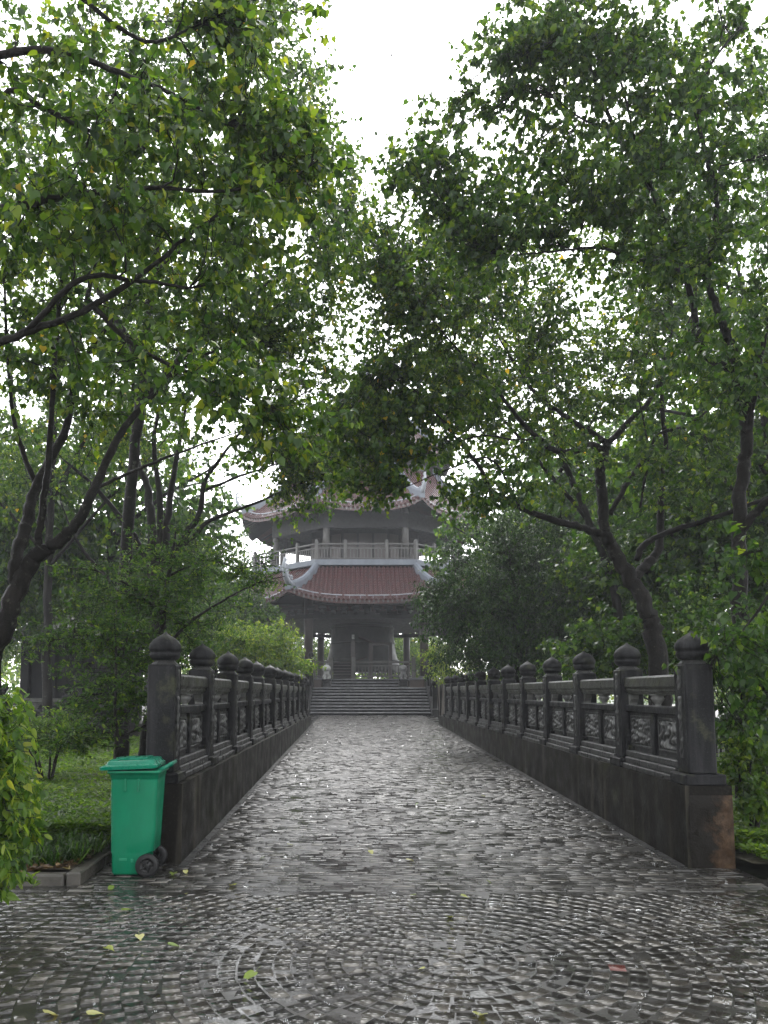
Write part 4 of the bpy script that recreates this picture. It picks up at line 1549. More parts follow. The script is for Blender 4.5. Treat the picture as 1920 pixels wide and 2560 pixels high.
# --- left and right: second rank trees whose small leaves close the gaps
grow('tree', 'slender tree of thin grey branches behind the leaning left tree, nearest the left edge', 'tree',
     [[(120, gpx(120, 21), 21, .16), (118, 1500, 21, .13), (125, 1330, 21, .11), (130, 1150, 21, .09), (150, 900, 21, .05), (170, 700, 21, .02)],
      [(125, 1330, 21, .08), (60, 1150, 21, .06), (30, 950, 21, .04), (10, 750, 21, .015)],
      [(130, 1250, 21, .08), (220, 1080, 21, .06), (280, 900, 21, .04), (310, 720, 21, .015)],
      [(128, 1180, 21, .06), (180, 1000, 20.6, .045), (230, 850, 20.4, .025), (250, 640, 20.3, .01)],
      [(122, 1420, 21, .07), (240, 1280, 21.2, .05), (340, 1180, 21.4, .03), (430, 1080, 21.6, .012)],
      [(122, 1400, 21, .06), (40, 1300, 20.8, .045), (-60, 1200, 20.6, .02)]],
     [(130, 880, 21, 280, 260, 2.4, 3), (330, 1120, 21.5, 170, 130, 1.6, 1.0), (40, 1180, 21, 170, 130, 1.6, .9), (250, 620, 20.6, 260, 180, 2.2, 1.6), (420, 880, 21.4, 150, 170, 1.6, 1.2)],
     800, leaf=.085, per=8, twigs=4, twl=.55, seed=41, bark=M['bark_far'], tint_shift=.03)
grow('tree', 'tree behind the right edge tree, filling the sky between its limbs', 'tree',
     [[(1990, gpx(1990, 18), 18, .2), (1960, 1500, 18, .16), (1930, 1200, 18, .13), (1890, 900, 18, .09), (1840, 650, 18, .04)],
      [(1930, 1200, 18, .09), (1800, 1000, 18, .06), (1690, 830, 18, .03), (1600, 720, 18, .012)],
      [(1890, 900, 18, .07), (1950, 700, 18, .05), (1990, 450, 18, .02)],
      [(1870, 800, 18, .05), (1750, 600, 18, .035), (1680, 430, 18, .012)]],
     [(1800, 560, 18, 260, 260, 2.2, 3), (1640, 780, 18, 190, 170, 1.8, 1.8), (1900, 900, 18, 200, 250, 2, 1.8), (1950, 300, 18, 150, 200, 1.6, 1.2), (1560, 480, 18, 160, 150, 1.6, 1.0)],
     800, leaf=.085, per=9, twigs=4, twl=.5, seed=42, mat=M['leaf_dark'], bark=M['bark_far'], tint_shift=.06)

grow('tree', 'light green tree behind the big forked tree, nearest the right side of the pavilion', 'tree',
     [[(1570, gpx(1570, 18.5), 18.5, .15), (1540, 1500, 18.5, .12), (1470, 1300, 18.5, .10), (1390, 1100, 18.5, .07), (1350, 900, 18.5, .035)],
      [(1470, 1300, 18.5, .07), (1320, 1120, 18.3, .05), (1210, 1000, 18.1, .03), (1110, 930, 18, .012)],
      [(1400, 1180, 18.5, .06), (1500, 1020, 18.6, .04), (1570, 880, 18.7, .015)],
      [(1370, 1000, 18.5, .045), (1260, 850, 18.4, .028), (1160, 740, 18.3, .01)]],
     [(1330, 930, 18.4, 200, 190, 1.8, 2.6), (1130, 900, 18.2, 120, 160, 1.3, 1.7), (1480, 1010, 18.6, 170, 180, 1.6, 1.6), (1180, 1060, 18.2, 130, 90, 1.0, .8), (1230, 720, 18.3, 190, 120, 1.5, 1.2)],
     680, leaf=.08, per=9, twigs=4, twl=.48, seed=43, bark=M['bark_far'], tint_shift=.08)

# --- left middle: many stemmed tree
Y2_ = 17.0
grow('tree', 'many stemmed tree fanning out of one base behind the left balustrade', 'tree',
     [[(405, gpx(405, 17), 17, .34), (400, 1620, 17, .27), (396, 1500, 17, .25), (392, 1410, 17, .22)],
      [(392, 1420, 17, .13), (376, 1285, 17, .11), (367, 1213, 17.1, .095), (338, 1129, 17.2, .075), (334, 950, 17.3, .05), (345, 760, 17.4, .022)],
      [(380, 1440, 17, .10), (340, 1350, 16.8, .085), (306, 1300, 16.6, .07), (240, 1222, 16.4, .05), (160, 1150, 16.2, .025)],
      [(405, 1410, 17, .11), (426, 1243, 17.2, .085), (443, 1137, 17.4, .06), (470, 980, 17.6, .035), (500, 800, 17.8, .015)],
      [(415, 1420, 17, .10), (460, 1340, 17, .085), (498, 1285, 17, .075), (515, 1200, 17, .06), (590, 1095, 17.2, .035), (680, 980, 17.4, .014)],
      [(460, 1360, 17, .07), (490, 1335, 16.9, .062), (527, 1300, 16.8, .052), (633, 1260, 16.6, .036), (720, 1222, 16.5, .02), (800, 1190, 16.4, .01)],
      [(515, 1225, 17, .045), (600, 1190, 16.8, .035), (690, 1160, 16.7, .022), (790, 1110, 16.6, .01)],
      [(392, 1480, 17, .08), (345, 1520, 16.6, .075), (291, 1462, 16.2, .06), (232, 1407, 16, .045), (186, 1340, 15.8, .03), (150, 1250, 15.7, .014)],
      [(398, 1400, 17, .09), (400, 1250, 16.6, .075), (385, 1100, 16.4, .055), (420, 950, 16.2, .03), (470, 840, 16, .014)]],
     [(400, 900, 17.3, 250, 180, 1.8, 2.4), (640, 940, 17.3, 210, 130, 1.5, 1.7), (800, 1010, 16.8, 130, 110, 1.2, 1.8), (240, 1080, 16.4, 190, 160, 1.6, 1.2), (560, 760, 17.6, 260, 150, 1.6, 2.0),
      (800, 830, 17.4, 130, 150, 1.3, 1.8), (560, 1110, 17, 180, 80, 1.0, .6), (690, 1140, 16.8, 100, 70, .8, 1.1), (770, 1190, 16.8, 90, 60, .6, .9), (850, 1130, 16.6, 110, 80, .8, 1.4), (770, 1240, 16.8, 110, 60, .6, 1.1), (880, 990, 16.8, 90, 90, .8, 1.2), (700, 1110, 16.8, 110, 60, .8, .9), (330, 980, 17, 260, 160, 1.8, 1.4)],
     900, leaf=.072, per=8, twigs=4, twl=.5, seed=14, bark=M['bark_far'])

# --- right: the big forked tree
YR3 = 13.5
grow('tree', 'big forked tree behind the right balustrade, its limbs arching over the path', 'tree',
     [[(1665, gpx(1665, YR3), YR3, .26), (1638, 1612, YR3, .21), (1617, 1529, YR3, .19), (1573, 1442, YR3, .18), (1530, 1372, YR3, .165), (1508, 1334, YR3, .15)],
      [(1508, 1336, YR3, .09), (1460, 1322, 13.3, .085), (1374, 1297, 13.0, .075), (1300, 1269, 12.7, .065), (1226, 1221, 12.4, .055), (1200, 1170, 12.3, .046), (1140, 1095, 12.1, .035), (1070, 1010, 12, .022), (1010, 950, 12, .010)],
      [(1512, 1335, YR3, .13), (1504, 1240, 13.5, .125), (1503, 1160, 13.4, .12), (1521, 1100, 13.4, .10)],
      [(1510, 1125, 13.4, .085), (1478, 1113, 13.2, .08), (1434, 1128, 13.0, .07), (1387, 1126, 12.8, .062), (1347, 1095, 12.6, .056), (1313, 1065, 12.5, .05), (1269, 1010, 12.3, .042), (1213, 940, 12.2, .032), (1150, 880, 12.1, .02), (1080, 800, 12, .01)],
      [(1518, 1110, 13.4, .08), (1590, 1035, 13.6, .065), (1625, 1000, 13.7, .055), (1680, 900, 13.9, .04), (1740, 760, 14, .02)],
      [(1512, 1104, 13.4, .075), (1417, 1043, 13.8, .06), (1343, 987, 14.1, .048), (1308, 940, 14.3, .04), (1250, 850, 14.5, .025), (1180, 740, 14.7, .012)],
      [(1525, 1285, 13.5, .065), (1577, 1195, 13.6, .06), (1625, 1126, 13.6, .052), (1647, 1085, 13.6, .046), (1720, 1062, 13.6, .034), (1800, 1000, 13.7, .018)],
      [(1592, 1400, 13.4, .075), (1612, 1360, 13.2, .072), (1677, 1328, 13.0, .066), (1786, 1295, 12.6, .058), (1920, 1245, 12.2, .046), (2060, 1190, 12, .025)],
      [(1585, 1450, 13.6, .12), (1612, 1415, 13.7, .11), (1643, 1377, 13.8, .10), (1651, 1291, 13.8, .085), (1656, 1178, 13.9, .07), (1664, 1108, 13.9, .06), (1655, 950, 14, .045), (1690, 780, 14.1, .025)],
      [(1600, 1270, 13.5, .03), (1612, 1200, 13.3, .03), (1622, 1130, 13.1, .026), (1600, 1010, 13, .014)],
      [(1347, 1095, 12.6, .03), (1290, 1100, 12.2, .024), (1200, 1090, 12, .018), (1080, 1130, 11.8, .010), (960, 1170, 11.7, .006)],
      [(1300, 1269, 12.7, .03), (1230, 1150, 12.3, .022), (1130, 1170, 12, .015), (1010, 1220, 11.8, .008)]],
     [(1090, 760, 12.5, 190, 200, 1.5, 3.2), (1260, 640, 13.5, 260, 190, 1.8, 3.6), (1430, 900, 14, 260, 200, 1.8, 2.6), (1010, 1080, 11.9, 130, 110, .9, 1.5), (1000, 900, 12.2, 90, 200, .9, 1.4),
      (1120, 1010, 12, 140, 120, 1.0, 1.8), (1720, 900, 14, 260, 220, 1.8, 2.6), (1340, 1180, 13, 180, 110, 1.2, 1.3), (1760, 1180, 13, 220, 140, 1.5, 1.6), (920, 1185, 11.8, 95, 75, .7, 1.2), (940, 1090, 11.9, 80, 80, .7, .5), (1040, 560, 13, 110, 130, 1.0, 1.2),
      (1180, 1240, 12.3, 100, 60, .8, .5), (1550, 700, 14, 240, 200, 1.6, 2.4), (950, 660, 12.6, 75, 180, .8, 2.2), (900, 1030, 12.0, 120, 70, .7, 1.2)],
     1060, leaf=.076, per=12, twigs=4, twl=.45, seed=15, girth=.72, mat=M['leaf'], tint_shift=-.02)

# --- right: tree standing at the right edge with the crown over the upper right
grow('tree', 'tree at the right edge with a straight dark trunk and the highest crown', 'tree',
     [[(1868, gpx(1868, 10), 10, .15), (1852, 1500, 10, .12), (1846, 1360, 10, .105), (1852, 1204, 10, .095), (1866, 1117, 10, .09), (1850, 960, 10, .08), (1815, 820, 9.9, .072)],
      [(1848, 1330, 10, .07), (1890, 1280, 9.8, .062), (1930, 1245, 9.6, .055), (2050, 1150, 9.4, .03)],
      [(1815, 830, 9.9, .06), (1790, 760, 9.8, .055), (1770, 683, 9.7, .048), (1793, 520, 9.6, .038), (1770, 400, 9.5, .034), (1747, 300, 9.4, .03), (1772, 174, 9.4, .024), (1830, 90, 9.4, .014)],
      [(1840, 930, 10, .06), (1760, 880, 10, .055), (1730, 752, 9.9, .05), (1695, 636, 9.8, .046), (1654, 532, 9.7, .043), (1602, 428, 9.6, .04), (1538, 324, 9.5, .034), (1485, 200, 9.4, .026), (1440, 60, 9.4, .014)],
      [(1768, 690, 9.7, .035), (1680, 672, 9.6, .03), (1597, 655, 9.5, .027), (1498, 619, 9.4, .022), (1377, 630, 9.3, .014), (1250, 640, 9.2, .007)],
      [(1602, 428, 9.6, .022), (1540, 180, 9.4, .018), (1430, 150, 9.3, .012), (1320, 140, 9.2, .007)],
      [(1538, 324, 9.5, .02), (1460, 300, 9.4, .014), (1380, 240, 9.3, .007)],
      [(1866, 1117, 10, .05), (1900, 900, 9.8, .042), (1960, 640, 9.6, .025)]],
     [(1480, 120, 9.4, 220, 150, 1.0, 3.0), (1700, 220, 9.6, 230, 230, 1.3, 3.2), (1300, 100, 9.3, 85, 120, .6, .9), (1560, 440, 9.6, 220, 150, 1.1, 1.7), (1850, 500, 9.6, 200, 300, 1.4, 2.6),
      (1330, 470, 9.4, 180, 140, 1.1, 1.5), (1110, 400, 9.6, 120, 90, .7, 1.5), (1010, 430, 9.8, 55, 70, .4, .6), (2050, 700, 9.6, 200, 500, 1.4, 1.2), (1840, 900, 9.8, 160, 200, 1.2, 1.5), (1230, 560, 9.6, 200, 130, 1.0, 1.2),
      (1560, -90, 9.4, 330, 90, 1.0, 1.4), (1650, 640, 9.8, 200, 130, 1.0, 1.5)],
     820, leaf=.077, per=12, twigs=4, twl=.40, seed=16, mat=M['leaf_dark'], single=160, single_me=FINE, tint_shift=.12)

# --- right: low spray of leaves hanging into the right edge
grow('tree', 'young tree at the right edge with large pale leaves hanging by the end post', 'tree',
     [[(2090, gpx(2090, 7.6), 7.6, .05), (2060, 1700, 7.6, .04), (2030, 1450, 7.6, .035), (2005, 1250, 7.6, .02)],
      [(1990, 1450, 7.6, .022), (1930, 1480, 7.5, .018), (1870, 1560, 7.5, .013), (1800, 1630, 7.5, .007)],
      [(1990, 1400, 7.6, .02), (1940, 1370, 7.5, .015), (1890, 1380, 7.5, .009)]],
     [(1890, 1400, 7.5, 50, 70, .3, .8), (1890, 1620, 7.6, 90, 110, .5, 2), (1850, 1760, 8.0, 60, 90, .5, 1.2), (1960, 1550, 7.6, 80, 200, .5, 1.2)],
     60, leaf=.075, per=8, twigs=3, twl=.32, seed=17, mat=M['leaf_dark'], single=60, single_me=FINE, tint_shift=.02)

# --- right: dense dark rounded tree by the steps
grow('dense_tree', 'dense dark rounded evergreen standing over the far end of the right balustrade', 'tree',
     [[(1300, gpx(1300, 21), 21, .2), (1296, 1640, 21, .16), (1285, 1540, 21, .13), (1280, 1440, 21, .08)],
      [(1290, 1600, 22, .1), (1220, 1520, 21.6, .07), (1140, 1470, 21.2, .03)],
      [(1290, 1590, 22, .1), (1380, 1500, 22.2, .07), (1470, 1440, 22.4, .03)]],
     [(1280, 1420, 20.8, 190, 130, 2.2, 3), (1180, 1520, 20.2, 140, 130, 1.8, 2.4), (1380, 1520, 21, 210, 130, 2.0, 2.4), (1100, 1520, 19.8, 70, 80, 1.0, .9), (1290, 1620, 20.6, 250, 60, 1.8, 1.8), (1300, 1330, 20.8, 110, 60, 1.4, .8), (1190, 1650, 20.3, 130, 40, 1.2, 1.0)],
     1150, leaf=.085, per=10, twigs=4, twl=.38, seed=18, mat=M['leaf_deep'], tmpl=OVAL, bark=M['bark_far'], tint_shift=.12)

# --- left: small leaved young tree by the end post
grow('small_tree', 'small leaved young tree with horizontal sprays behind the left end post', 'tree',
     [[(348, gpx(348, 10), 10, .085), (362, 1840, 10, .075), (385, 1760, 10, .065), (398, 1640, 10.1, .055), (408, 1540, 10.2, .045), (425, 1420, 10.3, .03), (440, 1330, 10.4, .014)],
      [(398, 1640, 10.1, .03), (470, 1560, 10.3, .024), (560, 1500, 10.6, .018), (640, 1460, 10.9, .012), (712, 1440, 11.2, .006)],
      [(408, 1540, 10.2, .025), (330, 1470, 9.9, .02), (250, 1430, 9.7, .012), (180, 1420, 9.5, .006)],
      [(385, 1760, 10, .026), (320, 1745, 9.7, .02), (240, 1735, 9.5, .014), (170, 1760, 9.3, .007)],
      [(420, 1440, 10.3, .02), (520, 1400, 10.6, .015), (600, 1420, 10.8, .01), (690, 1400, 11, .005)],
      [(392, 1690, 10, .026), (300, 1640, 9.7, .02), (220, 1590, 9.5, .012), (140, 1600, 9.3, .006)],
      [(370, 1810, 10, .02), (300, 1840, 9.6, .014), (210, 1850, 9.3, .008), (130, 1860, 9.1, .005)]],
     [(300, 1500, 9.9, 190, 110, .9, 3.0), (470, 1480, 10.5, 190, 110, .8, 3.0), (220, 1620, 9.6, 160, 90, .7, 2.0), (280, 1760, 9.6, 130, 80, .6, 1.6), (640, 1440, 11, 90, 40, .3, .5), (180, 1850, 9.2, 110, 30, .3, .5),
      (430, 1600, 10.5, 110, 80, .5, 1.2), (560, 1380, 10.7, 120, 40, .4, .6), (420, 1360, 10.3, 120, 70, .5, .8), (330, 1660, 10, 120, 100, .6, 1.2)],
     520, leaf=.055, per=10, twigs=4, twl=.30, droop=.15, seed=19, tmpl=OVAL, mat=M['leaf_dark'], flat=.35, min_att=.004, minr=.0025, tint_shift=.05)
grow('sapling', 'thin straight sapling stem rising behind the green bin lid', 'tree',
     [[(294, gpx(294, 9.2), 9.2, .028), (292, 1860, 9.2, .024), (288, 1760, 9.2, .021), (290, 1640, 9.2, .015), (286, 1540, 9.2, .007)]],
     [(270, 1720, 9.1, 90, 90, .4, 1), (290, 1580, 9.2, 80, 70, .4, 1), (230, 1830, 9, 60, 30, .3, .5)],
     46, leaf=.06, per=8, twigs=3, twl=.28, droop=.15, seed=20, tmpl=OVAL, mat=M['leaf_dark'], flat=.35, min_att=.003, minr=.002, tint_shift=.1)

# --- shrubs
def shrub(label, px, py, Y, rx, ry, dep, nt, leaf, mat, seed, cat='shrub', tmpl=OVAL, single=0, single_me=None, per=9, droop=.5, name='shrub', tint=0.0, stems=5, twl=.3, blobs=None, bark=None):
    gy = gpx(px, Y)
    rg = random.Random(seed)
    limbs = []
    for i in range(stems):
        dx = rg.uniform(-.75, .75)
        limbs.append([(px + dx * rx * .12, gy, Y + rg.uniform(-.1, .1), .03), (px + dx * rx * .4, (gy + py) / 2, Y, .022), (px + dx * rx, py - ry * .3 * rg.random(), Y + rg.uniform(-.5, .5) * dep, .008)])
    return grow(name, label, cat, limbs, blobs or [(px, py, Y, rx, ry, dep, 1)], nt, leaf=leaf, per=per, twigs=3, twl=twl, droop=droop, mat=mat, seed=seed, tmpl=tmpl,
                single=single, single_me=single_me, min_att=.003, minr=.0025, tint_shift=tint, bark=bark)


shrub('bright yellow-green drooping bush at the left edge over the kerb', -30, 1960, 5.6, 130, 230, .5, 300, .072, M['leaf_fresh'], 31, single=260, single_me=FINE_FRESH, droop=.8,
      blobs=[(-25, 1830, 5.6, 95, 110, .45, 1.6), (-15, 2000, 5.6, 105, 130, .5, 2.2), (-10, 2150, 5.6, 50, 70, .4, .9), (-160, 2000, 5.7, 140, 260, .6, 1.6)], twl=.16, per=9)
shrub('bright light-green bush overhanging the far end of the left balustrade', 655, 1625, 26, 110, 65, 1.6, 520, .10, M['leaf_fresh'], 32, twl=.35, tint=.12,
      blobs=[(640, 1630, 26, 110, 62, 1.5, 3), (735, 1660, 25.5, 55, 30, .7, .8), (560, 1600, 26, 80, 60, 1.2, 1.2), (700, 1590, 26, 50, 45, .8, .6), (752, 1668, 25, 36, 10, .3, .25)])
shrub('pale twiggy shrub beside the right end of the stone steps', 1100, 1650, 33, 50, 55, 1.0, 110, .10, M['leaf_fresh'], 33, twl=.4, tint=.3,
      blobs=[(1095, 1650, 33, 40, 50, .9, 1.5), (1130, 1690, 32, 60, 25, .9, 1.0)])
shrub('dark leafy shrub filling the gap under the big forked tree', 1620, 1600, 15.5, 190, 130, 1.2, 300, .09, M['leaf_dark'], 34, tmpl=HEART, tint=.03,
      blobs=[(1560, 1600, 15.5, 150, 90, 1.1, 1.5), (1740, 1560, 15, 130, 120, 1.2, 1.6), (1450, 1640, 16, 120, 60, 1.0, 1.0)])
shrub('heart leaved shrub pressed against the right end post', 1880, 1700, 9.0, 110, 190, .7, 300, .065, M['leaf_dark'], 35, tmpl=HEART, tint=-.02,
      blobs=[(1900, 1640, 9.2, 110, 130, .7, 1.6), (1880, 1790, 9.2, 80, 70, .6, 1.0), (1800, 1600, 10.5, 80, 60, .6, .5)])
shrub('tall leafy thicket behind the right edge tree', 1800, 1400, 18, 260, 230, 2.0, 620, .12, M['leaf_dark'], 36, tmpl=HEART, twl=.5, stems=8, bark=M['bark_far'],
      blobs=[(1620, 1420, 19, 200, 160, 1.8, 1.4), (1830, 1380, 18, 200, 220, 2, 2), (1500, 1450, 20, 160, 120, 1.5, 1.0), (2000, 1400, 18, 150, 300, 2, 1)])
shrub('grey-green thicket in front of the garden building at far left', 190, 1560, 24, 170, 90, 1.4, 360, .11, M['leaf_dark'], 37, twl=.45,
      blobs=[(230, 1540, 24, 180, 90, 1.4, 2), (470, 1560, 22, 120, 90, 1.3, 1.4), (60, 1600, 24, 70, 40, 1, .5), (560, 1500, 28, 120, 100, 1.4, 1.0)], bark=M['bark_far'])

shrub('grey-green low shrub between the bright left bush and the lawn balustrade', 120, 1830, 13, 120, 50, .8, 170, .07, M['leaf_ground'], 39, twl=.25, stems=6)

shrub('low bright green plants at the foot of the right end wall', 1880, 1910, 8.5, 70, 50, .4, 120, .06, M['leaf_ground'], 40, twl=.16, stems=6, tmpl=HEART, tint=.1,
      blobs=[(1870, 1900, 8.7, 70, 55, .4, 1.2), (1900, 1990, 8.3, 60, 50, .3, 1.0)])

# --- far trees in the mist; two built, the rest copies
def far_tree(label, x, y, seed, h=9.0, w=3.6, nt=520, group='misty far trees', mat=None):
    g0 = lawn_z(x, min(y, 60)) - .2 if abs(x) > 3 else 0
    limbs = [[(x, y, g0, .17), (x + .1, y, g0 + h * .3, .13), (x - .1, y, g0 + h * .6, .08), (x, y, g0 + h * .85, .03)]]
    rg = random.Random(seed)
    for i in range(7):
        a = i * .9 + rg.random() * .5
        z = g0 + h * (.28 + .06 * i)
        limbs.append([(x, y, z, .075), (x + w * .45 * cos(a), y + w * .45 * sin(a), z + h * .10, .048), (x + w * .9 * cos(a), y + w * .9 * sin(a), z + h * .17, .025)])
    blobs = [(x, y, g0 + h * .62, w, h * .36, w, 3), (x + w * .5, y, g0 + h * .5, w * .6, h * .22, w * .7, 1), (x - w * .5, y, g0 + h * .52, w * .6, h * .22, w * .7, 1)]
    return grow('far_tree', label, 'tree', limbs, blobs, nt, leaf=.13, per=10, twigs=4, twl=.62, seed=seed, mat=mat or M['leaf_dark'], raw=True, bark=M['bark_far'], group=group)


def copy_thing(t, loc, rotz, sc, label):
    c = t.copy(); scene.collection.objects.link(c)
    W = Matrix.Translation(loc) @ Matrix.Rotation(rotz, 4, 'Z') @ Matrix.Scale(sc, 4)
    c.matrix_basis = W
    WM[c.name] = W
    c['label'] = label
    for ch in t.children:
        d = ch.copy(); scene.collection.objects.link(d)
        d.parent = c
        d.matrix_parent_inverse = ch.matrix_parent_inverse.copy()
        d.matrix_basis = ch.matrix_basis.copy()
    return c


ft1 = far_tree('misty round tree on the lawn beyond the many stemmed tree, at far left', -13.5, 40, 51, nt=360)
ft2 = far_tree('misty tree between the many stemmed tree and the pavilion', -6.6, 37, 52, 8.0, 3.0)
ft3 = far_tree('misty tall tree standing directly behind the pavilion', 1.0, 72, 53, 9.5, 4.4, mat=M['leaf'])
places = [(ft1, -21, 44, 1.0, 1.6, 'pale misty tree at the far left, behind the garden building'), (ft1, -10.5, 56, 2.2, 1.5, 'misty tree left of the pavilion, well behind it'),
          (ft2, -8.2, 26.5, 1.2, 1.45, 'greyish tree standing behind the lawn balustrade, nearest the many stemmed tree'), (ft3, -6.5, 66, .7, 1.0, 'misty tree seen through the left bay of the pavilion'),
          (ft3, 8.0, 68, 2.5, 1.0, 'misty tree seen through the right bay of the pavilion'), (ft1, 13.5, 50, 3.2, 1.6, 'misty tree beyond the right side of the pavilion'),
          (ft2, 9.5, 33, 2.0, 1.7, 'leafy tree behind the dense dark evergreen'), (ft1, 11.0, 26, .4, 1.5, 'leafy tree behind the big forked tree'),
          (ft2, 11.2, 19.5, 2.9, 1.5, 'leafy tree behind the tree at the right edge'), (ft1, 19, 36, 5.0, 1.6, 'tall misty tree at the far right, behind all others'),
          (ft2, -14.2, 27.5, 4.0, 1.5, 'misty tree beside the garden building, toward the left edge'), (ft1, -16, 62, 3.0, 1.8, 'farthest pale tree on the left'),
          (ft3, -3.2, 61, 2.0, .62, 'small misty tree seen past the left side of the bell'), (ft3, 4.6, 62, 3.3, .62, 'small misty tree seen past the right side of the bell'),
          (ft3, 3.0, 66, 4.4, .8, 'misty tree behind the small ones in the right bay of the pavilion'), (ft3, -7.5, 52, 5.0, .6, 'small misty tree left of the pavilion platform'),
          (ft3, 7.0, 34, 3.9, .5, 'small round tree between the dense dark evergreen and the stone steps'), (ft3, 9.0, 24.5, 2.9, .5, 'low tree in the shade right of the dense dark evergreen'),
          (ft1, -29, 50, 2.0, 1.0, 'pale misty tree in the gap at the left edge, between trunk and building'), (ft3, -24.5, 52, 3.0, .75, 'low misty tree in the gap at the left edge'),
          (ft3, 9.5, 43, 1.4, .7, 'low misty tree behind the right balustrade, beside the pavilion'), (ft3, 14, 40, 2.4, .75, 'low misty tree under the tall ones at right'),
          (ft3, 11, 30, 4.4, .6, 'low tree under the tall ones behind the big forked tree'), (ft3, -11.5, 36, .2, .6, 'low misty tree between the building and the many stemmed tree'),
          (ft2, 6.4, 30, 5.2, 1.25, 'leafy tree just right of the dense dark evergreen top'), (ft3, -16.5, 33, 1.1, 1.3, 'misty tree rising over the roof of the garden building'),
          (ft2, -9.5, 6.5, 3.3, 1.3, 'unseen tree added beyond the left edge to shade the foreground'), (ft1, 11, 7.0, 2.2, 1.2, 'unseen tree added beyond the right edge to shade the foreground')]  # the last two are unseen trees, added to dim the foreground
for t, x, y, rz, sc, lb in places:
    copy_thing(t, (x, y, lawn_z(x, y) - .2), rz, sc, lb)

# far-off wood closing the view, one mass in the mist
rw = np.random.default_rng(77)
n = 60000
side = rw.random(n)
X = rw.uniform(-62, 62, n); Yw = rw.uniform(70, 84, n)
k = side < .22
X[k] = rw.uniform(-58, -40, k.sum()); Yw[k] = rw.uniform(30, 72, k.sum())
k = side > .78
X[k] = rw.uniform(36, 56, k.sum()); Yw[k] = rw.uniform(25, 72, k.sum())
hgt = 5.2 + 1.5 * np.sin(X * .35) + 1.2 * np.sin(X * .83 + Yw * .4) + .9 * np.sin(Yw * .5)
Z = -.2 + hgt * rw.random(n) ** .8
Aw = rw.normal(0, 1, (n, 3)); Aw[:, 2] -= .6
me, _ = leaf_mesh('far_wood', np.stack([X, Yw, Z], 1), Aw, rw.normal(0, .5, (n, 3)) + [0, -.3, .8], rw.uniform(.3, .75, n), M['leaf'], OVAL, np.clip(rw.beta(2, 2, n) + .15, 0, .95))
tag(inst('far_wood', me), kind='stuff')

# ------------------------------------------------------------------ ground cover
def cover(name, n, xr, yr, size, mat, tmpl, h, seed, dens=None, spread=1.0, upright=.4, tint=0.0):
    rg = np.random.default_rng(seed)
    yy = yr[0] + (yr[1] - yr[0]) * rg.random(n) ** 1.5
    lim = np.clip(.50 * yy, 3.0, 99)
    xx = np.where(xr[0] < 0, xr[1] - rg.random(n) * np.maximum(np.minimum(lim, -xr[0]) + xr[1], .3), xr[0] + rg.random(n) * np.maximum(np.minimum(lim * 1.1, xr[1]) - xr[0], .3))
    px, _ = proj(np.stack([xx, yy, np.zeros(n)], 1))
    ok = (px > -250) & (px < 2170)
    if dens is not None: ok &= dens(xx, yy)
    xx, yy = xx[ok], yy[ok]
    n = len(xx)
    mound = .5 + .5 * np.sin(xx * 2.1 + np.sin(yy * 1.3) * 2) * np.sin(yy * 1.7 + xx * .6)
    z = np.array([lawn_z(a, b) for a, b in zip(xx, yy)]) + h * (.25 + .75 * rg.random(n)) * (.5 + .5 * mound)
    a = rg.uniform(0, 6.28, n)
    A = np.stack([np.cos(a), np.sin(a), rg.normal(upright - .15, .35, n)], 1)
    Nn = rg.normal(0, .35, (n, 3)) + np.array([0, 0, 1.0])
    s = size * rg.uniform(.6, 1.3, n) * (1 + np.maximum(yy - 12, 0) * .03)
    t = np.clip(rg.beta(2, 2, n) * .8 + .25 * (mound - .4) + tint, 0, 1)
    me, _ = leaf_mesh(name, np.stack([xx, yy, z], 1), A, Nn, s, mat, tmpl, t)
    return tag(inst(name, me), kind='stuff')


cover('ground_cover', 70000, (-16, -2.1), (8.0, 27), .07, M['leaf_ground'], OVAL, .26, 61, tint=.02)
cover('ground_cover', 30000, (3.5, 14), (7.7, 24), .07, M['leaf_ground'], OVAL, .25, 62, tint=.15)
cover('low_weeds', 1500, (3.55, 5.4), (7.18, 8.0), .06, M['leaf_ground'], OVAL, .12, 63, tint=.1)

# dark strappy border plants and leaf litter behind the kerb
def straps(name, n, xr, yr, mat, seed, ln, tint=0.0):
    rg = np.random.default_rng(seed)
    nc = n // 14
    cx, cyy = rg.uniform(*xr, nc), rg.uniform(*yr, nc)
    i = rg.integers(0, nc, n)
    a = rg.uniform(0, 6.28, n)
    P = np.stack([cx[i] + rg.normal(0, .03, n), cyy[i] + rg.normal(0, .03, n), np.array([lawn_z(x, y) for x, y in zip(cx[i], cyy[i])])], 1)
    el = rg.uniform(.5, 1.35, n)
    A = np.stack([np.cos(a) * np.cos(el), np.sin(a) * np.cos(el), np.sin(el)], 1)
    W = np.stack([-np.sin(a), np.cos(a), np.zeros(n)], 1)
    L_ = ln * rg.uniform(.6, 1.2, n)[:, None]
    w = .006
    p1 = P + A * L_ * .55
    p2 = p1 + (A * np.array([1.2, 1.2, .35]) - np.array([0, 0, .35])) * L_ * .5
    V = np.stack([P - W * w, P + W * w, p1 - W * w, p1 + W * w, p2], 1)
    b = (np.arange(n) * 5)[:, None]
    me = np_mesh(name, V.reshape(-1, 3), [b + np.array([[0, 1, 3, 2]]), b + np.array([[2, 3, 4]])], mat, tint=np.repeat(np.clip(rg.random(n) * .8 + tint, 0, 1), 5))
    return tag(inst(name, me), kind='stuff')


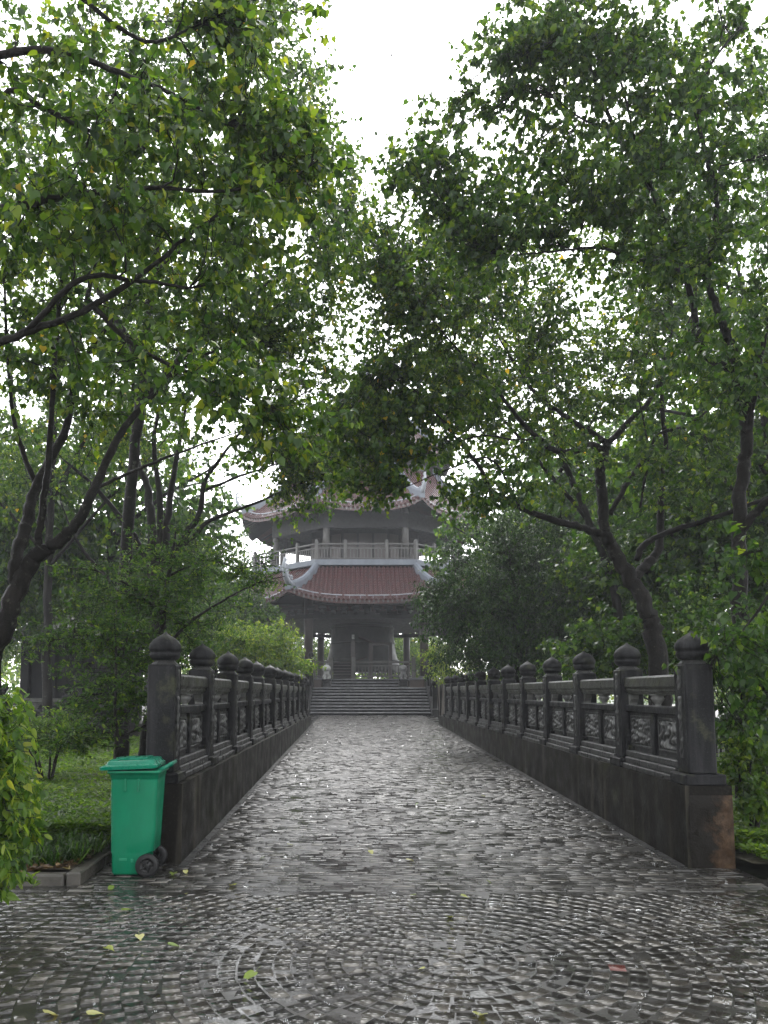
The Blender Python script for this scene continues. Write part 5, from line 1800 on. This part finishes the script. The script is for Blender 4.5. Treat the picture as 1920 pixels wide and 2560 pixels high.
straps('border_grass', 5200, (-4.6, -2.42), (7.15, 8.5), M['leaf_dark'], 64, .30)
straps('border_grass', 1400, (3.55, 5.4), (7.5, 8.6), M['leaf_dark'], 65, .26, .1)
rgl = np.random.default_rng(66)
n = 520
P = np.stack([rgl.uniform(-4.2, -2.42, n), rgl.uniform(7.02, 7.6, n), np.zeros(n)], 1)
P[:, 2] = [lawn_z(a, b) + .012 + .01 * rgl.random() for a, b in P[:, :2]]
a = rgl.uniform(0, 6.28, n)
me, _ = leaf_mesh('leaf_litter', P, np.stack([np.cos(a), np.sin(a), rgl.normal(.05, .12, n)], 1), rgl.normal(0, .25, (n, 3)) + [0, 0, 1], rgl.uniform(.04, .085, n), M['leaf_brown'], HEART)
tag(inst('leaf_litter', me), kind='stuff')
wd = onz(88, 2215, .02)
weed = thing('weed', 'small green weed growing against the kerb face below the bright bush', 'weed', (wd[0], wd[1], 0))
for k in range(9):
    a = k * .75
    A = np.array([[cos(a), sin(a), .7]]); 
    me, _ = leaf_mesh('leaf', np.array([[wd[0], wd[1] - .06, .02 + .012 * k]]), A, np.array([[0, 0, 1.0]]), np.array([.085]), M['leaf_ground'], OVAL, np.array([.55 + .03 * k]))
    inst('leaf', me, weed)

# ------------------------------------------------------------------ fallen leaves on the wet paving, each a thing
fallen = [(434, 2186, 'pale yellow fallen leaf lying right of the bin wheel', .075, 0), (463, 2182, 'small curled yellow leaf at the foot of the left wall end', .05, .6),
          (279, 2222, 'yellow leaf standing half upright in front of the bin foot', .055, .9), (306, 2281, 'flat pale leaf on the green reflection of the bin', .07, 0),
          (348, 2344, 'green-yellow leaf at the right of the bin reflection', .065, .2), (264, 2375, 'pale leaf with a long stalk, nearest below the bin reflection', .065, .1),
          (421, 2370, 'pale yellow leaf with its stalk pointing up, left of the white glints', .075, .3), (636, 2440, 'bright green leaf lying among the setts at lower centre-left', .085, .35),
          (112, 2545, 'large green leaf at the bottom left corner', .085, .5), (220, 2545, 'yellow-green leaf beside the large green one at the bottom left corner', .075, .1),
          (587, 2218, 'green leaf with long pale stalk where the straight courses begin', .065, .2), (660, 2149, 'small yellow leaf left of the middle of the path', .055, .3),
          (720, 2115, 'yellow-green leaf pair, farther left on the path', .065, .2), (925, 2132, 'pale curled leaf in the middle of the path', .06, .6),
          (1018, 2154, 'flat yellow leaf right of the curled one in the middle of the path', .07, .1), (1036, 2243, 'small green leaf at the start of the ring paving', .05, .2),
          (1152, 2244, 'rounded yellow-green leaf on the first ring of setts', .06, .2), (1122, 2298, 'green leaf on the bright glint right of the path middle', .07, .3),
          (1062, 2427, 'tiny pale leaf on the inner rings of setts', .035, .2), (1198, 2548, 'bright green leaf with a long stalk at the bottom edge', .08, .2),
          (1204, 1992, 'orange-brown leaf far up the path, right of its middle', .06, .3), (1045, 2012, 'small dark green leaf far up the path, at its middle', .05, .5),
          (1218, 2208, 'small brown-tipped leaf right of the middle, before the rings', .05, .7), (695, 2279, 'dark wet leaf between the straight courses and the rings', .04, .4)]
FALL = [MB().add(*fine_leaf(70 + k)).mesh('leaf_blade', M['leaf_fallen'], True) for k in range(5)]
for i, (px, py, lb, s, tilt) in enumerate(fallen):
    p = onz(px, py, 0)
    z = zpath(p[1])
    p = onz(px, py, z)
    W = Matrix.Translation((p[0], p[1], z + .014 + s * .25 * sin(tilt))) @ Matrix.Rotation(random.random() * 6.28, 4, 'Z') @ Matrix.Rotation(tilt * .8, 4, 'Y') @ Matrix.Scale(s * 1.1, 4)
    o = inst('fallen_leaf', FALL[i % 5], None, W)
    tag(o, lb, 'leaf', 'fallen leaves on the paving')

# ------------------------------------------------------------------ rain splashes: little crowns and rings of water
sp = MB()
rs = random.Random(9)
for i in range(620):
    Y = 3.9 + 26 * rs.random() ** 1.5
    x = rs.uniform(WX0 + .1, WX1 - .1) if Y > 7.5 else rs.uniform(-.5 * Y, .6 * Y)
    if Y < 7.7 and x < -2.0 and Y > 6.7: continue
    z = zpath(Y) + .004
    r = rs.uniform(.006, .016)
    if rs.random() < .18 and Y > 6:
        sp.lathe([(r, z), (r + .002, z + .002), (r + .004, z)], 10, c=(x, Y), cap=False)
    if rs.random() < .8:
        n = rs.randint(4, 7)
        h = rs.uniform(.008, .03)
        for k in range(n):
            a = 6.28 * k / n + rs.random()
            q = r * rs.uniform(.6, 1.1)
            c = (x + q * cos(a), Y + q * sin(a), z + h * rs.uniform(.5, 1.4))
            d = rs.uniform(.0015, .0032)
            sp.add([(c[0] + d, c[1], c[2]), (c[0] - d, c[1], c[2]), (c[0], c[1] + d, c[2]), (c[0], c[1] - d, c[2]), (c[0], c[1], c[2] + d * 1.6), (c[0], c[1], c[2] - d * 1.6)],
                   [(0, 2, 4), (2, 1, 4), (1, 3, 4), (3, 0, 4), (2, 0, 5), (1, 2, 5), (3, 1, 5), (0, 3, 5)])
tag(sp.build('rain_splashes', M['water'], smooth=True), kind='stuff')

# bird
bq = at(978, 141, 40)
bird = thing('bird', 'tiny dark bird flying in the white sky gap', 'bird', bq)
bm_ = MB().tube([bq + np.array([-.11, 0, .02]), bq + np.array([-.05, 0, .03]), bq + np.array([.05, 0, 0]), bq + np.array([.13, 0, -.03])], [.008, .035, .032, .006], 6)
bm_.build('bird_body', M['bird'], bird, smooth=True)
for sg in (-1, 1):
    MB().add([bq + np.array([-.05, 0, .02]), bq + np.array([.05, 0, .02]), bq + np.array([.06, sg * .16, .12]), bq + np.array([0.0, sg * .15, .13]),
              bq + np.array([-.05, 0, .03]), bq + np.array([.05, 0, .028]), bq + np.array([.06, sg * .16, .125]), bq + np.array([0.0, sg * .15, .135])],
             [(0, 1, 2, 3), (7, 6, 5, 4), (0, 4, 5, 1), (1, 5, 6, 2), (2, 6, 7, 3), (3, 7, 4, 0)]).build('wing', M['bird'], bird)

# ------------------------------------------------------------------ rain mist
top = 25.0
hz = MB().box(-70, 70, -20, 110, -1.2, top).build('haze', None)
mh = bpy.data.materials.new('haze')
mh.use_nodes = True
hn = mh.node_tree.nodes
hn.clear()
ho = hn.new('ShaderNodeOutputMaterial')
hv = hn.new('ShaderNodeVolumePrincipled')
hv.inputs['Color'].default_value = (.93, .95, 1.0, 1)
hv.inputs['Density'].default_value = HAZE_DENSITY
hv.inputs['Anisotropy'].default_value = .2
mh.node_tree.links.new(hv.outputs[0], ho.inputs['Volume'])
hz.data.materials.append(mh)
tag(hz, kind='stuff')
